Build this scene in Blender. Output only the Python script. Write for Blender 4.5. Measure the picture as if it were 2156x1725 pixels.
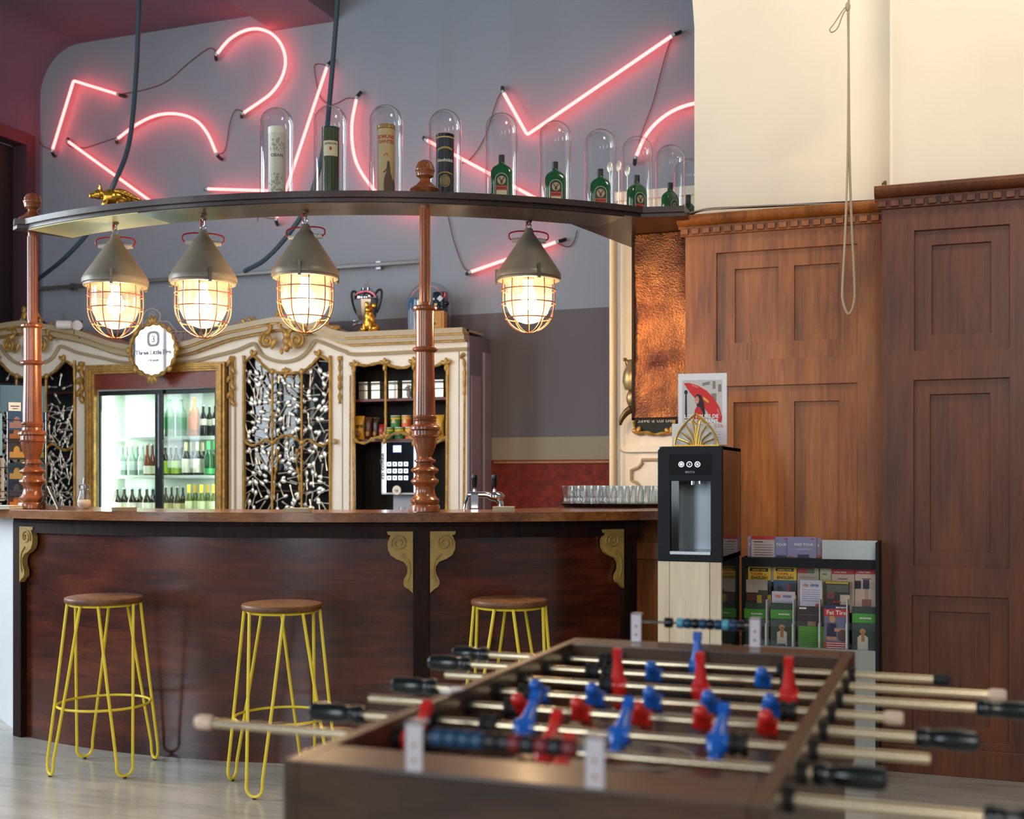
import bpy, bmesh, math, random
from mathutils import Vector, Matrix
from mathutils.geometry import tessellate_polygon
for o in list(bpy.data.objects): bpy.data.objects.remove(o)
random.seed(7)
PI = math.pi; R = math.radians
C = bpy.context.scene.collection
sc = bpy.context.scene
# ---------------------------------------------------------------- camera
F, CX, HZ, HC, TH = 2480.0, 1078.0, 1012.0, 1.28, R(20.4)
cT, sT = math.cos(TH), math.sin(TH)
cam_d = bpy.data.cameras.new('camera'); cam = bpy.data.objects.new('camera', cam_d); C.objects.link(cam)
cam.location = (0, 0, HC); cam.rotation_euler = (PI/2, 0, TH)
cam_d.sensor_width = 36; cam_d.lens = F/2156*36; cam_d.shift_y = (HZ-862.5)/2156
cam_d.dof.use_dof = True; cam_d.dof.focus_distance = 5.6; cam_d.dof.aperture_fstop = 2.9
cam_d.clip_start = .05
sc.camera = cam
# ---------------------------------------------------------------- light
sc.view_settings.view_transform = 'Standard'; sc.view_settings.look = 'None'
sc.view_settings.gamma = 1; sc.view_settings.use_curve_mapping = False
sc.view_settings.exposure = 1.02
sc.cycles.use_denoising = True
sc.cycles.max_bounces = 8; sc.cycles.transparent_max_bounces = 24; sc.cycles.diffuse_bounces = 3; sc.cycles.glossy_bounces = 4
sc.cycles.transmission_bounces = 6
sc.cycles.sample_clamp_indirect = 4; sc.cycles.caustics_reflective = False; sc.cycles.caustics_refractive = False
w = bpy.data.worlds.new('world'); sc.world = w; w.use_nodes = True
w.node_tree.nodes['Background'].inputs[0].default_value = (.80, .88, 1.0, 1)
w.node_tree.nodes['Background'].inputs[1].default_value = .15
def area(name, loc, tgt, sx, sy, e, col):
    l = bpy.data.lights.new(name, 'AREA'); l.shape = 'RECTANGLE'; l.size = sx; l.size_y = sy; l.energy = e; l.color = col
    o = bpy.data.objects.new(name, l); C.objects.link(o); o.location = loc
    o.rotation_euler = (Vector(tgt)-Vector(loc)).to_track_quat('-Z', 'Y').to_euler(); return o
# tall windows of the hall behind and to the left of the viewer
area('window_and_fill_light', (-6.9, -1.6, 2.6), (-3.2, 5.5, 1.2), 1.3, 3.2, 80, (.80, .90, 1))
for y_, sz_, e_ in ((5.15, 1.25, 38), (3.2, 1.5, 170)):            # daylight outside the two windows of the left wall
    area('window_and_fill_light', (-7.62, y_, 2.85), (-5.0, y_, 2.6), sz_, 3.0, e_, (.86, .93, 1))
area('window_and_fill_light', (-2.6, -3.6, 2.7), (-2.0, 6, 2.0), 1.2, 3.4, 50, (.84, .92, 1))
area('window_and_fill_light', (1.2, -3.4, 3.2), (.3, 6, 3.6), 1.4, 2.6, 50, (1, .93, .84))
# hall chandelier high up on the right
area('chandelier_light', (.7, 3.5, 5.0), (.1, 5.7, 3.3), 1.0, 1.0, 30, (1, .84, .66))
# unseen fill light added to brighten the back wall
area('window_and_fill_light', (-1.6, 3.2, 6.2), (-3.4, 8.0, 3.2), 3.2, 1.4, 260, (.74, .84, 1))
# ---------------------------------------------------------------- mapping of the photograph onto planes of the room
def ray(x):
    r = (x-CX)/F; return (r*cT-sT, r*sT+cT)
def onY(x, y, Y):
    a, b = ray(x); d = Y/b; return Vector((a*d, Y, HC+(HZ-y)/F*d))
def atd(x, y, d):
    a, b = ray(x); return Vector((a*d, b*d, HC+(HZ-y)/F*d))
def onZ(x, y, z):
    return atd(x, y, (HC-z)*F/(y-HZ))
# ---------------------------------------------------------------- materials
def lin(c):
    return tuple((v/255/12.92 if v/255 <= .04045 else ((v/255+.055)/1.055)**2.4) for v in c)+(1,)
MATS = {}
def mat(name, col, rough=.5, metal=0, emis=None, es=0, noise=0, nscale=20, bump=0, bscale=60, coat=0, spec=None):
    if name in MATS: return MATS[name]
    m = bpy.data.materials.new(name); m.use_nodes = True; nt = m.node_tree; b = nt.nodes['Principled BSDF']
    b.inputs['Base Color'].default_value = lin(col); b.inputs['Roughness'].default_value = rough; b.inputs['Metallic'].default_value = metal
    if coat: b.inputs['Coat Weight'].default_value = coat; b.inputs['Coat Roughness'].default_value = .12
    if spec is not None: b.inputs['Specular IOR Level'].default_value = spec
    if emis: b.inputs['Emission Color'].default_value = lin(emis); b.inputs['Emission Strength'].default_value = es
    if noise or bump:
        tc = nt.nodes.new('ShaderNodeTexCoord')
        if noise:
            n = nt.nodes.new('ShaderNodeTexNoise'); n.inputs['Scale'].default_value = nscale; n.inputs['Detail'].default_value = 6
            nt.links.new(tc.outputs['Object'], n.inputs['Vector'])
            mx = nt.nodes.new('ShaderNodeMix'); mx.data_type = 'RGBA'
            mx.inputs[6].default_value = tuple(v*(1-noise) for v in lin(col)[:3])+(1,)
            mx.inputs[7].default_value = tuple(min(1, v*(1+noise)) for v in lin(col)[:3])+(1,)
            rp = nt.nodes.new('ShaderNodeMapRange'); rp.inputs[1].default_value = .3; rp.inputs[2].default_value = .7
            nt.links.new(n.outputs[0], rp.inputs[0]); nt.links.new(rp.outputs[0], mx.inputs[0]); nt.links.new(mx.outputs[2], b.inputs['Base Color'])
        if bump:
            n2 = nt.nodes.new('ShaderNodeTexNoise'); n2.inputs['Scale'].default_value = bscale; n2.inputs['Detail'].default_value = 4
            nt.links.new(tc.outputs['Object'], n2.inputs['Vector'])
            bp = nt.nodes.new('ShaderNodeBump'); bp.inputs['Strength'].default_value = bump; bp.inputs['Distance'].default_value = .004
            nt.links.new(n2.outputs[0], bp.inputs['Height']); nt.links.new(bp.outputs[0], b.inputs['Normal'])
    MATS[name] = m; return m
def wood(name, c1, c2, c3, rough=.35, coat=.3, stretch=(14, 14, 1.2), blotch=1.6, bump=.12, rings=0):
    if name in MATS: return MATS[name]
    m = bpy.data.materials.new(name); m.use_nodes = True; nt = m.node_tree; b = nt.nodes['Principled BSDF']; L = nt.links.new
    tc = nt.nodes.new('ShaderNodeTexCoord'); mp = nt.nodes.new('ShaderNodeMapping'); mp.inputs['Scale'].default_value = stretch
    L(tc.outputs['Object'], mp.inputs['Vector'])
    n = nt.nodes.new('ShaderNodeTexNoise'); n.inputs['Scale'].default_value = 3; n.inputs['Detail'].default_value = 9; n.inputs['Roughness'].default_value = .68; n.inputs['Distortion'].default_value = .6
    L(mp.outputs[0], n.inputs['Vector'])
    n2 = nt.nodes.new('ShaderNodeTexNoise'); n2.inputs['Scale'].default_value = blotch; n2.inputs['Detail'].default_value = 5
    mp2 = nt.nodes.new('ShaderNodeMapping'); mp2.inputs['Scale'].default_value = tuple(math.sqrt(max(v, .5)) for v in stretch)
    L(tc.outputs['Object'], mp2.inputs['Vector']); L(mp2.outputs[0], n2.inputs['Vector'])
    ad = nt.nodes.new('ShaderNodeMath'); ad.operation = 'MULTIPLY_ADD'; ad.inputs[1].default_value = .5
    hf = nt.nodes.new('ShaderNodeMath'); hf.operation = 'MULTIPLY'; hf.inputs[1].default_value = .5
    L(n2.outputs[0], hf.inputs[0]); L(n.outputs[0], ad.inputs[0]); L(hf.outputs[0], ad.inputs[2])
    cr = nt.nodes.new('ShaderNodeValToRGB'); e = cr.color_ramp.elements
    e[0].position = .36; e[0].color = lin(c1); e[1].position = .66; e[1].color = lin(c3)
    k = e.new(.5); k.color = lin(c2)
    L(ad.outputs[0], cr.inputs[0]); L(cr.outputs[0], b.inputs['Base Color'])
    b.inputs['Roughness'].default_value = rough; b.inputs['Coat Weight'].default_value = coat; b.inputs['Coat Roughness'].default_value = .15
    bp = nt.nodes.new('ShaderNodeBump'); bp.inputs['Strength'].default_value = bump; bp.inputs['Distance'].default_value = .003
    L(n.outputs[0], bp.inputs['Height']); L(bp.outputs[0], b.inputs['Normal'])
    MATS[name] = m; return m
def glass(name, tint=(255, 255, 255), refl=.10, rough=.02, edge=.75):
    m = bpy.data.materials.new(name); m.use_nodes = True; nt = m.node_tree; nt.nodes.clear(); L = nt.links.new
    out = nt.nodes.new('ShaderNodeOutputMaterial'); mx = nt.nodes.new('ShaderNodeMixShader')
    t = nt.nodes.new('ShaderNodeBsdfTransparent'); t.inputs[0].default_value = lin(tint)
    g = nt.nodes.new('ShaderNodeBsdfGlossy'); g.inputs['Roughness'].default_value = rough
    lw = nt.nodes.new('ShaderNodeLayerWeight'); lw.inputs[0].default_value = .35
    mr = nt.nodes.new('ShaderNodeMapRange'); mr.inputs[3].default_value = refl; mr.inputs[4].default_value = edge
    pw = nt.nodes.new('ShaderNodeMath'); pw.operation = 'POWER'; pw.inputs[1].default_value = 1.6
    L(lw.outputs['Facing'], pw.inputs[0]); L(pw.outputs[0], mr.inputs[0]); L(mr.outputs[0], mx.inputs[0])
    L(t.outputs[0], mx.inputs[1]); L(g.outputs[0], mx.inputs[2]); L(mx.outputs[0], out.inputs[0])
    MATS[name] = m; return m
def bottleglass(name, col, rough=.06):
    m = mat(name, col, rough, coat=.6); b = m.node_tree.nodes['Principled BSDF']; b.inputs['Transmission Weight'].default_value = .35; b.inputs['IOR'].default_value = 1.3; return m
def emit(name, col, s):
    m = bpy.data.materials.new(name); m.use_nodes = True; nt = m.node_tree; nt.nodes.clear()
    o = nt.nodes.new('ShaderNodeOutputMaterial'); e = nt.nodes.new('ShaderNodeEmission')
    e.inputs[0].default_value = tuple(col)+(1,); e.inputs[1].default_value = s; nt.links.new(e.outputs[0], o.inputs[0])
    MATS[name] = m; return m
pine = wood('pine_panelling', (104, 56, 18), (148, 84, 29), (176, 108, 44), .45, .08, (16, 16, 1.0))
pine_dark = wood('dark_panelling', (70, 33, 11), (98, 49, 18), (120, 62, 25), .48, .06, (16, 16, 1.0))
mahog = wood('mahogany_veneer', (32, 13, 8), (70, 28, 14), (102, 46, 23), .25, .45, (1.0, 1.0, 9), 2.2, .06)
darkw = wood('dark_stained_wood', (18, 9, 6), (32, 15, 10), (46, 22, 14), .55, 0, (10, 10, 1))
topw = wood('counter_oak', (78, 42, 17), (122, 74, 34), (154, 100, 52), .25, .35, (2, 12, 12), 2, .05)
darkw.node_tree.nodes['Principled BSDF'].inputs['Specular IOR Level'].default_value = .18
turned = wood('turned_mahogany', (96, 48, 22), (130, 70, 36), (154, 90, 50), .24, .4, (10, 10, 2), 2, .04)
shelfw = wood('shelf_walnut', (26, 11, 8), (44, 20, 13), (62, 30, 19), .4, .12, (2, 12, 12), 2, .05)
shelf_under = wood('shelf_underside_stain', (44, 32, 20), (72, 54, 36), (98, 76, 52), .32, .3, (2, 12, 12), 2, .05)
shelf_pale = mat('shelf_underside_pale', (214, 205, 150), .35, noise=.12, nscale=5)  # pale cream tone for the left sheet of the shelf underside
seatw = wood('stool_seat_wood', (74, 44, 24), (112, 70, 40), (140, 94, 58), .5, .05, (2, 16, 16), 2)
tablew = wood('football_table_laminate', (40, 24, 13), (64, 41, 24), (84, 56, 34), .36, .15, (2, 12, 12), 2, .04)
cream = mat('cream_paint', (246, 236, 220), .5, noise=.04, nscale=6)
creamw = mat('cream_wall_plaster', (246, 232, 208), .85, noise=.04, nscale=2, bump=.08, bscale=40)
taupe = mat('taupe_trim_paint', (186, 166, 134), .45)
gold = mat('antique_gold_leaf', (184, 142, 72), .42, .35, noise=.35, nscale=30, bump=.4, bscale=120)
goldfig = mat('gold_figurine', (212, 158, 60), .26, .85, noise=.25, nscale=40, bump=.25, bscale=90)
brass = mat('polished_brass', (222, 172, 70), .34, .75)
steel = mat('brushed_steel', (176, 178, 182), .3, 1)
chrome = mat('chrome', (220, 222, 225), .08, 1)
black = mat('black_plastic', (14, 16, 18), .35)
gblack = mat('gloss_black', (8, 12, 14), .10, spec=.4)
white = mat('white_plastic', (232, 234, 236), .4)
paper = mat('white_paper', (238, 236, 232), .8)
yellow = mat('yellow_powder_coat', (236, 210, 58), .36)
lampgrey = mat('lamp_grey_enamel', (122, 114, 100), .42, .15, noise=.1, nscale=14)
red = mat('red_insulation', (160, 30, 28), .45)
cable = mat('blue_grey_cable', (52, 72, 84), .5)
clear = glass('clear_glass', (250, 252, 252), .06, .01, .70)
domeg = glass('dome_glass', (250, 252, 253), .035, .01, .85)
doorg = glass('door_glass', (240, 248, 246), .045, .02, .45)
paneg = glass('cabinet_pane', (246, 250, 250), .012, .02, .3)
acryl = glass('clear_acrylic', (252, 254, 255), .03, .03, .5)
cageg = glass('lamp_glass', (255, 244, 224), .05, .06, .6)
def milk(m, k):
    nt = m.node_tree; out = nt.nodes['Material Output']; old = out.inputs[0].links[0].from_socket
    tr = nt.nodes.new('ShaderNodeBsdfTranslucent'); tr.inputs[0].default_value = (1, .93, .8, 1); mx = nt.nodes.new('ShaderNodeMixShader'); mx.inputs[0].default_value = k
    nt.links.new(old, mx.inputs[1]); nt.links.new(tr.outputs[0], mx.inputs[2]); nt.links.new(mx.outputs[0], out.inputs[0])
milk(cageg, .05)
neon = emit('neon_red', (1.0, .075, .07), 6.2)
bulbm = emit('lamp_bulb', (1, .76, .46), 17)
copperwire = mat('copper_wire', (150, 92, 62), .45, .4)
# ---------------------------------------------------------------- mesh builder
class B:
    def __init__(s): s.bm = bmesh.new(); s.mats = []; s.mi = 0; s.mx = Matrix.Identity(4)
    def m(s, mt):
        if mt not in s.mats: s.mats.append(mt)
        s.mi = s.mats.index(mt); return s
    def v(s, p): return s.bm.verts.new(s.mx @ Vector(p))
    def f(s, vs):
        try: q = s.bm.faces.new(vs)
        except ValueError: return None
        q.material_index = s.mi; return q
    def box(s, x0, x1, y0, y1, z0, z1):
        a = [s.v((x, y, z)) for z in (z0, z1) for x, y in ((x0, y0), (x1, y0), (x1, y1), (x0, y1))]
        for i in ((3, 2, 1, 0), (4, 5, 6, 7), (0, 1, 5, 4), (1, 2, 6, 5), (2, 3, 7, 6), (3, 0, 4, 7)): s.f([a[k] for k in i])
        return s
    def cbox(s, c, d): return s.box(c[0]-d[0]/2, c[0]+d[0]/2, c[1]-d[1]/2, c[1]+d[1]/2, c[2]-d[2]/2, c[2]+d[2]/2)
    def lathe(s, prof, c=(0, 0, 0), n=24, sq=0, sx=1, sy=1):
        rings = []
        for r, z in prof:
            if r < 1e-5: rings.append([s.v((c[0], c[1], c[2]+z))]); continue
            ring = []
            for i in range(n):
                a = 2*PI*i/n; q = r
                ring.append(s.v((c[0]+q*math.cos(a)*sx, c[1]+q*math.sin(a)*sy, c[2]+z)))
            rings.append(ring)
        for a, b in zip(rings, rings[1:]):
            for i in range(n):
                j = (i+1) % n
                if len(a) == 1 and len(b) == 1: break
                if len(a) == 1: s.f([a[0], b[j], b[i]][::-1])
                elif len(b) == 1: s.f([a[i], a[j], b[0]])
                else: s.f([a[i], a[j], b[j], b[i]])
        return s
    def cyl(s, r, z0, z1, c=(0, 0, 0), n=20, r2=None):
        return s.lathe([(0, z0), (r, z0), (r2 if r2 is not None else r, z1), (0, z1)], c, n)
    def tube(s, pts, r, n=8, closed=False, rad=None, caps=True):
        P = [Vector(p) for p in pts]; N = len(P); rings = []; up = Vector((0, 0, 1)); prev = None
        for i in range(N):
            if closed: t = P[(i+1) % N]-P[i-1]
            else: t = P[min(i+1, N-1)]-P[max(i-1, 0)]
            if t.length < 1e-9: t = Vector((0, 0, 1))
            t.normalize()
            if prev is None:
                h = up if abs(t.z) < .9 else Vector((1, 0, 0)); u = t.cross(h).normalized()
            else:
                u = prev-t*prev.dot(t)
                u = u.normalized() if u.length > 1e-6 else t.orthogonal().normalized()
            prev = u; w_ = t.cross(u); q = rad[i] if rad else r
            rings.append([s.v(P[i]+(u*math.cos(2*PI*k/n)+w_*math.sin(2*PI*k/n))*q) for k in range(n)])
        for i in range(N if closed else N-1):
            a, b = rings[i], rings[(i+1) % N]
            for k in range(n): s.f([a[k], a[(k+1) % n], b[(k+1) % n], b[k]][::-1])
        if not closed and caps: s.f(rings[0]); s.f(rings[-1][::-1])
        return s
    def ell(s, c, r, n=12, m=8, rot=None):
        old = s.mx
        M = Matrix.Translation(c)
        if rot: M = M @ rot
        s.mx = old @ M @ Matrix.Diagonal((r[0], r[1], r[2], 1))
        s.lathe([(math.sin(PI*i/m), -math.cos(PI*i/m)) for i in range(m+1)], n=n); s.mx = old; return s
    def plate(s, outer, holes, y0, y1):
        """outline in (x, z), holes in it, given thickness along y"""
        loops = [[Vector((x, 0, z)) for x, z in outer]]+[[Vector((x, 0, z)) for x, z in h] for h in holes]
        flat = [p for l in loops for p in l]
        tris = tessellate_polygon([[Vector((p.x, p.z, 0)) for p in l] for l in loops])
        fr = [s.v((p.x, y0, p.z)) for p in flat]; bk = [s.v((p.x, y1, p.z)) for p in flat]
        for t in tris: s.f([fr[i] for i in t]); s.f([bk[i] for i in reversed(t)])
        k = 0
        for l in loops:
            n = len(l)
            for i in range(n): s.f([fr[k+i], fr[k+(i+1) % n], bk[k+(i+1) % n], bk[k+i]])
            k += n
        return s
    def slab(s, outer, z0, z1):
        """outline in (x, y), thickness along z"""
        tris = tessellate_polygon([[Vector((x, y, 0)) for x, y in outer]])
        a = [s.v((x, y, z0)) for x, y in outer]; b = [s.v((x, y, z1)) for x, y in outer]
        for t in tris: s.f([a[i] for i in t]); s.f([b[i] for i in reversed(t)])
        n = len(outer)
        for i in range(n): s.f([a[i], a[(i+1) % n], b[(i+1) % n], b[i]])
        return s
    def quad(s, a, b, c, d): s.f([s.v(a), s.v(b), s.v(c), s.v(d)]); return s
    def obj(s, name, mt, parent=None, world=True, bevel=0, smooth=None, weld=True):
        bm = s.bm
        if smooth is None: smooth = 0 if bevel else 35
        if weld: bmesh.ops.remove_doubles(bm, verts=bm.verts, dist=1e-5)
        bmesh.ops.recalc_face_normals(bm, faces=bm.faces)
        if bevel:
            ed = [e for e in bm.edges if len(e.link_faces) == 2 and e.calc_face_angle(0) > .6]
            bmesh.ops.bevel(bm, geom=ed, offset=bevel, segments=2, profile=.6, affect='EDGES', clamp_overlap=True)
        if parent is not None and world:
            r_ = parent
            while r_.parent: r_ = r_.parent
            M = Matrix.Translation(r_.location) @ Matrix.Rotation(r_.rotation_euler.z, 4, 'Z')
            bm.transform(M.inverted())
        me = bpy.data.meshes.new(name); bm.to_mesh(me); bm.free()
        for q in (s.mats or [mt]): me.materials.append(q)
        if smooth:
            me.shade_smooth(); me.set_sharp_from_angle(angle=R(smooth))
        o = bpy.data.objects.new(name, me); C.objects.link(o)
        if parent is not None: o.parent = parent
        return o
def thing(name, label, cat, loc=(0, 0, 0), rz=0, group=None):
    o = bpy.data.objects.new(name, None); C.objects.link(o); o.location = loc; o.rotation_euler = (0, 0, rz)
    o.empty_display_size = .1
    o['label'] = label; o['category'] = cat
    if group: o['group'] = group
    return o
def tag(o, label, cat, group=None, kind=None):
    o['label'] = label; o['category'] = cat
    if group: o['group'] = group
    if kind: o['kind'] = kind
    return o
def struct(o): o['kind'] = 'structure'; return o
def dup(root, loc, rz=None, label=None, group=None, mats=None):
    r_ = root.copy(); C.objects.link(r_); r_.location = loc
    if rz is not None: r_.rotation_euler = (0, 0, rz)
    if label: r_['label'] = label
    if group: r_['group'] = group
    for ch in list(root.children):
        c = ch.copy(); C.objects.link(c); c.parent = r_
        for g in list(ch.children):
            d = g.copy(); C.objects.link(d); d.parent = c
    return r_
ORD = ['first', 'second', 'third', 'fourth', 'fifth', 'sixth', 'seventh', 'eighth', 'ninth', 'tenth', 'eleventh', 'twelfth']
_tc = {}
def text(body, size, origin, mt, parent, name='lettering', rz=0, bold=0, align='CENTER', shear=0, sx=1, world=True, wrap=None, tilt=0, thick=.0004):
    """flat lettering standing upright, facing -y (turned by rz), its baseline at origin; wrap=(cx,cy,r) bends it round a vertical cylinder"""
    cu = bpy.data.curves.new('t', 'FONT'); cu.body = body; cu.size = size; cu.align_x = align; cu.extrude = thick; cu.offset = bold; cu.shear = shear; cu.resolution_u = 2
    o = bpy.data.objects.new('t', cu); C.objects.link(o)
    me = bpy.data.meshes.new_from_object(o); bpy.data.objects.remove(o); bpy.data.curves.remove(cu)
    b = B(); b.bm.from_mesh(me); bpy.data.meshes.remove(me)
    for v in b.bm.verts:
        x, y, z = v.co.x*sx, v.co.y, v.co.z
        x, y = x*math.cos(tilt)-y*math.sin(tilt), x*math.sin(tilt)+y*math.cos(tilt)
        if wrap:
            r_ = wrap; a = x/r_; v.co = Vector(((r_+z)*math.sin(a), -(r_+z)*math.cos(a)+r_, y))
        else: v.co = Vector((x, -z, y))
    b.bm.transform(Matrix.Translation(origin) @ Matrix.Rotation(rz, 4, 'Z'))
    return b.obj(name, mt, parent, world=world, smooth=0)
def arcpts(c, r, a0, a1, n):
    return [(c[0]+r*math.cos(a0+(a1-a0)*i/n), c[1]+r*math.sin(a0+(a1-a0)*i/n)) for i in range(n+1)]
def cat(pts, n=8, closed=False):
    """Catmull-Rom through points (tuples of any dimension)"""
    P = [Vector(p) for p in pts]; out = []; N = len(P)
    rng = range(N if closed else N-1)
    for i in rng:
        p0 = P[(i-1) % N] if closed or i > 0 else P[0]*2-P[1]
        p1 = P[i]; p2 = P[(i+1) % N]
        p3 = P[(i+2) % N] if closed or i+2 < N else P[-1]*2-P[-2]
        for k in range(n):
            t = k/n
            out.append(.5*((2*p1)+(p2-p0)*t+(2*p0-5*p1+4*p2-p3)*t*t+(3*p1-p0-3*p2+p3)*t**3))
    if not closed: out.append(P[-1])
    return out
def wob(b, pts, r, k=.25, n=8, rep=1.0):
    """a carved-looking moulding: tube whose radius swells and shrinks along its length"""
    P = cat(pts, 8); rad = []
    L = 0
    for i, p in enumerate(P):
        if i: L += (P[i]-P[i-1]).length
        rad.append(r*(1+k*math.sin(L*rep*90)+.4*k*math.sin(L*rep*37+1)))
    b.tube(P, r, n, rad=rad); return b
def spiral(c, r0, r1, a0, turns, Y, n=28):
    return [Vector((c[0]+(r0+(r1-r0)*i/n)*math.cos(a0+turns*2*PI*i/n), Y, c[1]+(r0+(r1-r0)*i/n)*math.sin(a0+turns*2*PI*i/n))) for i in range(n+1)]
def leafb(b, p, ang, l, w_, Y, d=.012):
    """carved leaf in the plane y=Y"""
    b.ell((p[0]+math.cos(ang)*l/2, Y, p[1]+math.sin(ang)*l/2), (l/2, d, w_/2), 8, 6, Matrix.Rotation(-ang, 4, 'Y'))
def relief(b, X0, X1, Z0, Z1, rects, Y):
    xs = sorted({X0, X1, *[r_[0] for r_ in rects], *[r_[1] for r_ in rects]}); zs = sorted({Z0, Z1, *[r_[2] for r_ in rects], *[r_[3] for r_ in rects]})
    xs = [x for x in xs if X0 <= x <= X1]; zs = [z for z in zs if Z0 <= z <= Z1]
    def dep(i, j):
        if i < 0 or j < 0 or i >= len(xs)-1 or j >= len(zs)-1: return None
        x = (xs[i]+xs[i+1])/2; z = (zs[j]+zs[j+1])/2; d = 0
        for r_ in rects:
            if r_[0] < x < r_[1] and r_[2] < z < r_[3]: d = r_[4]
        return d
    for i in range(len(xs)-1):
        for j in range(len(zs)-1):
            d = dep(i, j); y = Y+d
            b.quad((xs[i], y, zs[j]), (xs[i+1], y, zs[j]), (xs[i+1], y, zs[j+1]), (xs[i], y, zs[j+1]))
            e = dep(i+1, j)
            if e is not None and e != d: b.quad((xs[i+1], y, zs[j]), (xs[i+1], Y+e, zs[j]), (xs[i+1], Y+e, zs[j+1]), (xs[i+1], y, zs[j+1]))
            e = dep(i, j+1)
            if e is not None and e != d: b.quad((xs[i], y, zs[j+1]), (xs[i+1], y, zs[j+1]), (xs[i+1], Y+e, zs[j+1]), (xs[i], Y+e, zs[j+1]))
# ================================================================= the room
YB = 8.05                                             # back wall
def paint_wall():
    m = bpy.data.materials.new('painted_wall'); m.use_nodes = True; nt = m.node_tree; b = nt.nodes['Principled BSDF']; L = nt.links.new
    tc = nt.nodes.new('ShaderNodeTexCoord'); sp = nt.nodes.new('ShaderNodeSeparateXYZ'); L(tc.outputs['Object'], sp.inputs[0])
    mr = nt.nodes.new('ShaderNodeMath'); mr.operation = 'DIVIDE'; mr.inputs[1].default_value = 6; L(sp.outputs['Z'], mr.inputs[0])
    cr = nt.nodes.new('ShaderNodeValToRGB'); cr.color_ramp.interpolation = 'CONSTANT'; e = cr.color_ramp.elements
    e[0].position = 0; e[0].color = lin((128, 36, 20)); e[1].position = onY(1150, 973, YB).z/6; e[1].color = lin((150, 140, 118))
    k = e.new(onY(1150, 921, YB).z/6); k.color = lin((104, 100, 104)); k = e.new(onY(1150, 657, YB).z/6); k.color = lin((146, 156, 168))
    L(mr.outputs[0], cr.inputs[0])
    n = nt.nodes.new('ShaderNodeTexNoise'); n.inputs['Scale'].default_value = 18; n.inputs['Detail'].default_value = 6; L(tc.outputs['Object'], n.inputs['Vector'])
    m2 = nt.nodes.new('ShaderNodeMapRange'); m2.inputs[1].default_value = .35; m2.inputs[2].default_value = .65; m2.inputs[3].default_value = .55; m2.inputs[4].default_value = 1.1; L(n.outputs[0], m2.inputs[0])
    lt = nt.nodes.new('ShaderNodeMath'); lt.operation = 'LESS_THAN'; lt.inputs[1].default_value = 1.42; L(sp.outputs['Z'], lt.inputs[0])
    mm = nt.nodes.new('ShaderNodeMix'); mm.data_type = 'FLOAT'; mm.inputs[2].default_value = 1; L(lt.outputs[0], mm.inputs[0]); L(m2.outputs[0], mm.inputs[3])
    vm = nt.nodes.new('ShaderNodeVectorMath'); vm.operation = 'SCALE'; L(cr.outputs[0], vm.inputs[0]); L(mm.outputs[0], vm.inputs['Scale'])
    L(vm.outputs[0], b.inputs['Base Color']); b.inputs['Roughness'].default_value = .8
    return m
def floor_mat():
    m = wood('floor_planks', (150, 147, 138), (176, 172, 162), (196, 190, 178), .22, .2, (1.1, 9, 9), 1.6, .03); return m
struct(B().box(-14, 7, -6, YB, -.1, 0).obj('floor', floor_mat(), smooth=0))
XL = onY(85, 300, YB).x; ZC = onY(145, 95, YB).z
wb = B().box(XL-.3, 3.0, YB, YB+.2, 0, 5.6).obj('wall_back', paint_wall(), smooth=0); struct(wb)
# wainscot cap
struct(B().box(-3.13, -1.5, YB-.02, YB+.01, onY(1150, 976, YB).z-.0, onY(1150, 971, YB).z).obj('trim_1', mat('wainscot_cap', (150, 96, 44), .4), bevel=.002))
# left wall, rounded up into the ceiling
purple = mat('left_wall_paint', (104, 104, 126), .8)
b = B(); rr = .42; prof = [(XL, 0), (XL, ZC-rr)]+[(XL+rr-rr*math.cos(a), ZC-rr+rr*math.sin(a)) for a in [PI/2*i/20 for i in range(1, 21)]]
yD0, yD1, zD = 6.05, 7.86, onY(80, 278, YB).z
zD = 4.1
# wall with a doorway cut in it, lower part
def q(a, b_, c, d): b.quad(a, b_, c, d)
W1, W2, wz0, wz1 = (4.5, 5.75), (2.4, 4.0), 1.35, 4.25
for y0, y1, z0, z1 in ((-6, W2[0], 0, zD), (W2[0], W2[1], 0, wz0), (W2[1], W1[0], 0, zD), (W1[0], W1[1], 0, wz0), (W1[1], yD0, 0, zD), (yD1, YB, 0, zD), (-6, W2[0], zD, ZC-rr), (W2[0], W2[1], wz1, ZC-rr), (W2[1], W1[0], zD, ZC-rr), (W1[0], W1[1], wz1, ZC-rr), (W1[1], YB, zD, ZC-rr)):
    q((XL, y0, z0), (XL, y1, z0), (XL, y1, z1), (XL, y0, z1))
for a_, c_ in (W1, W2):
    for p_, r_ in (((a_, wz0), (c_, wz0)), ((c_, wz0), (c_, wz1)), ((c_, wz1), (a_, wz1)), ((a_, wz1), (a_, wz0))):
        q((XL, p_[0], p_[1]), (XL, r_[0], r_[1]), (XL-.22, r_[0], r_[1]), (XL-.22, p_[0], p_[1]))
winm = mat('window_frame_white', (226, 226, 222), .5)
for n_, (a_, c_) in enumerate((W1, W2)):
    f_ = B(); X_ = XL-.16
    for y0, y1, z0, z1 in ((a_, a_+.06, wz0, wz1), (c_-.06, c_, wz0, wz1), (a_, c_, wz0, wz0+.06), (a_, c_, wz1-.06, wz1), (a_, c_, wz0+1.9, wz0+1.96), ((a_+c_)/2-.03, (a_+c_)/2+.03, wz0, wz1)): f_.box(X_-.03, X_+.03, y0, y1, z0, z1)
    wn = struct(f_.obj('window_%d' % (n_+1), winm, bevel=.004))
    B().box(X_-.003, X_+.003, a_+.05, c_-.05, wz0+.05, wz1-.05).obj('glass_pane', clear, wn)
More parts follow.
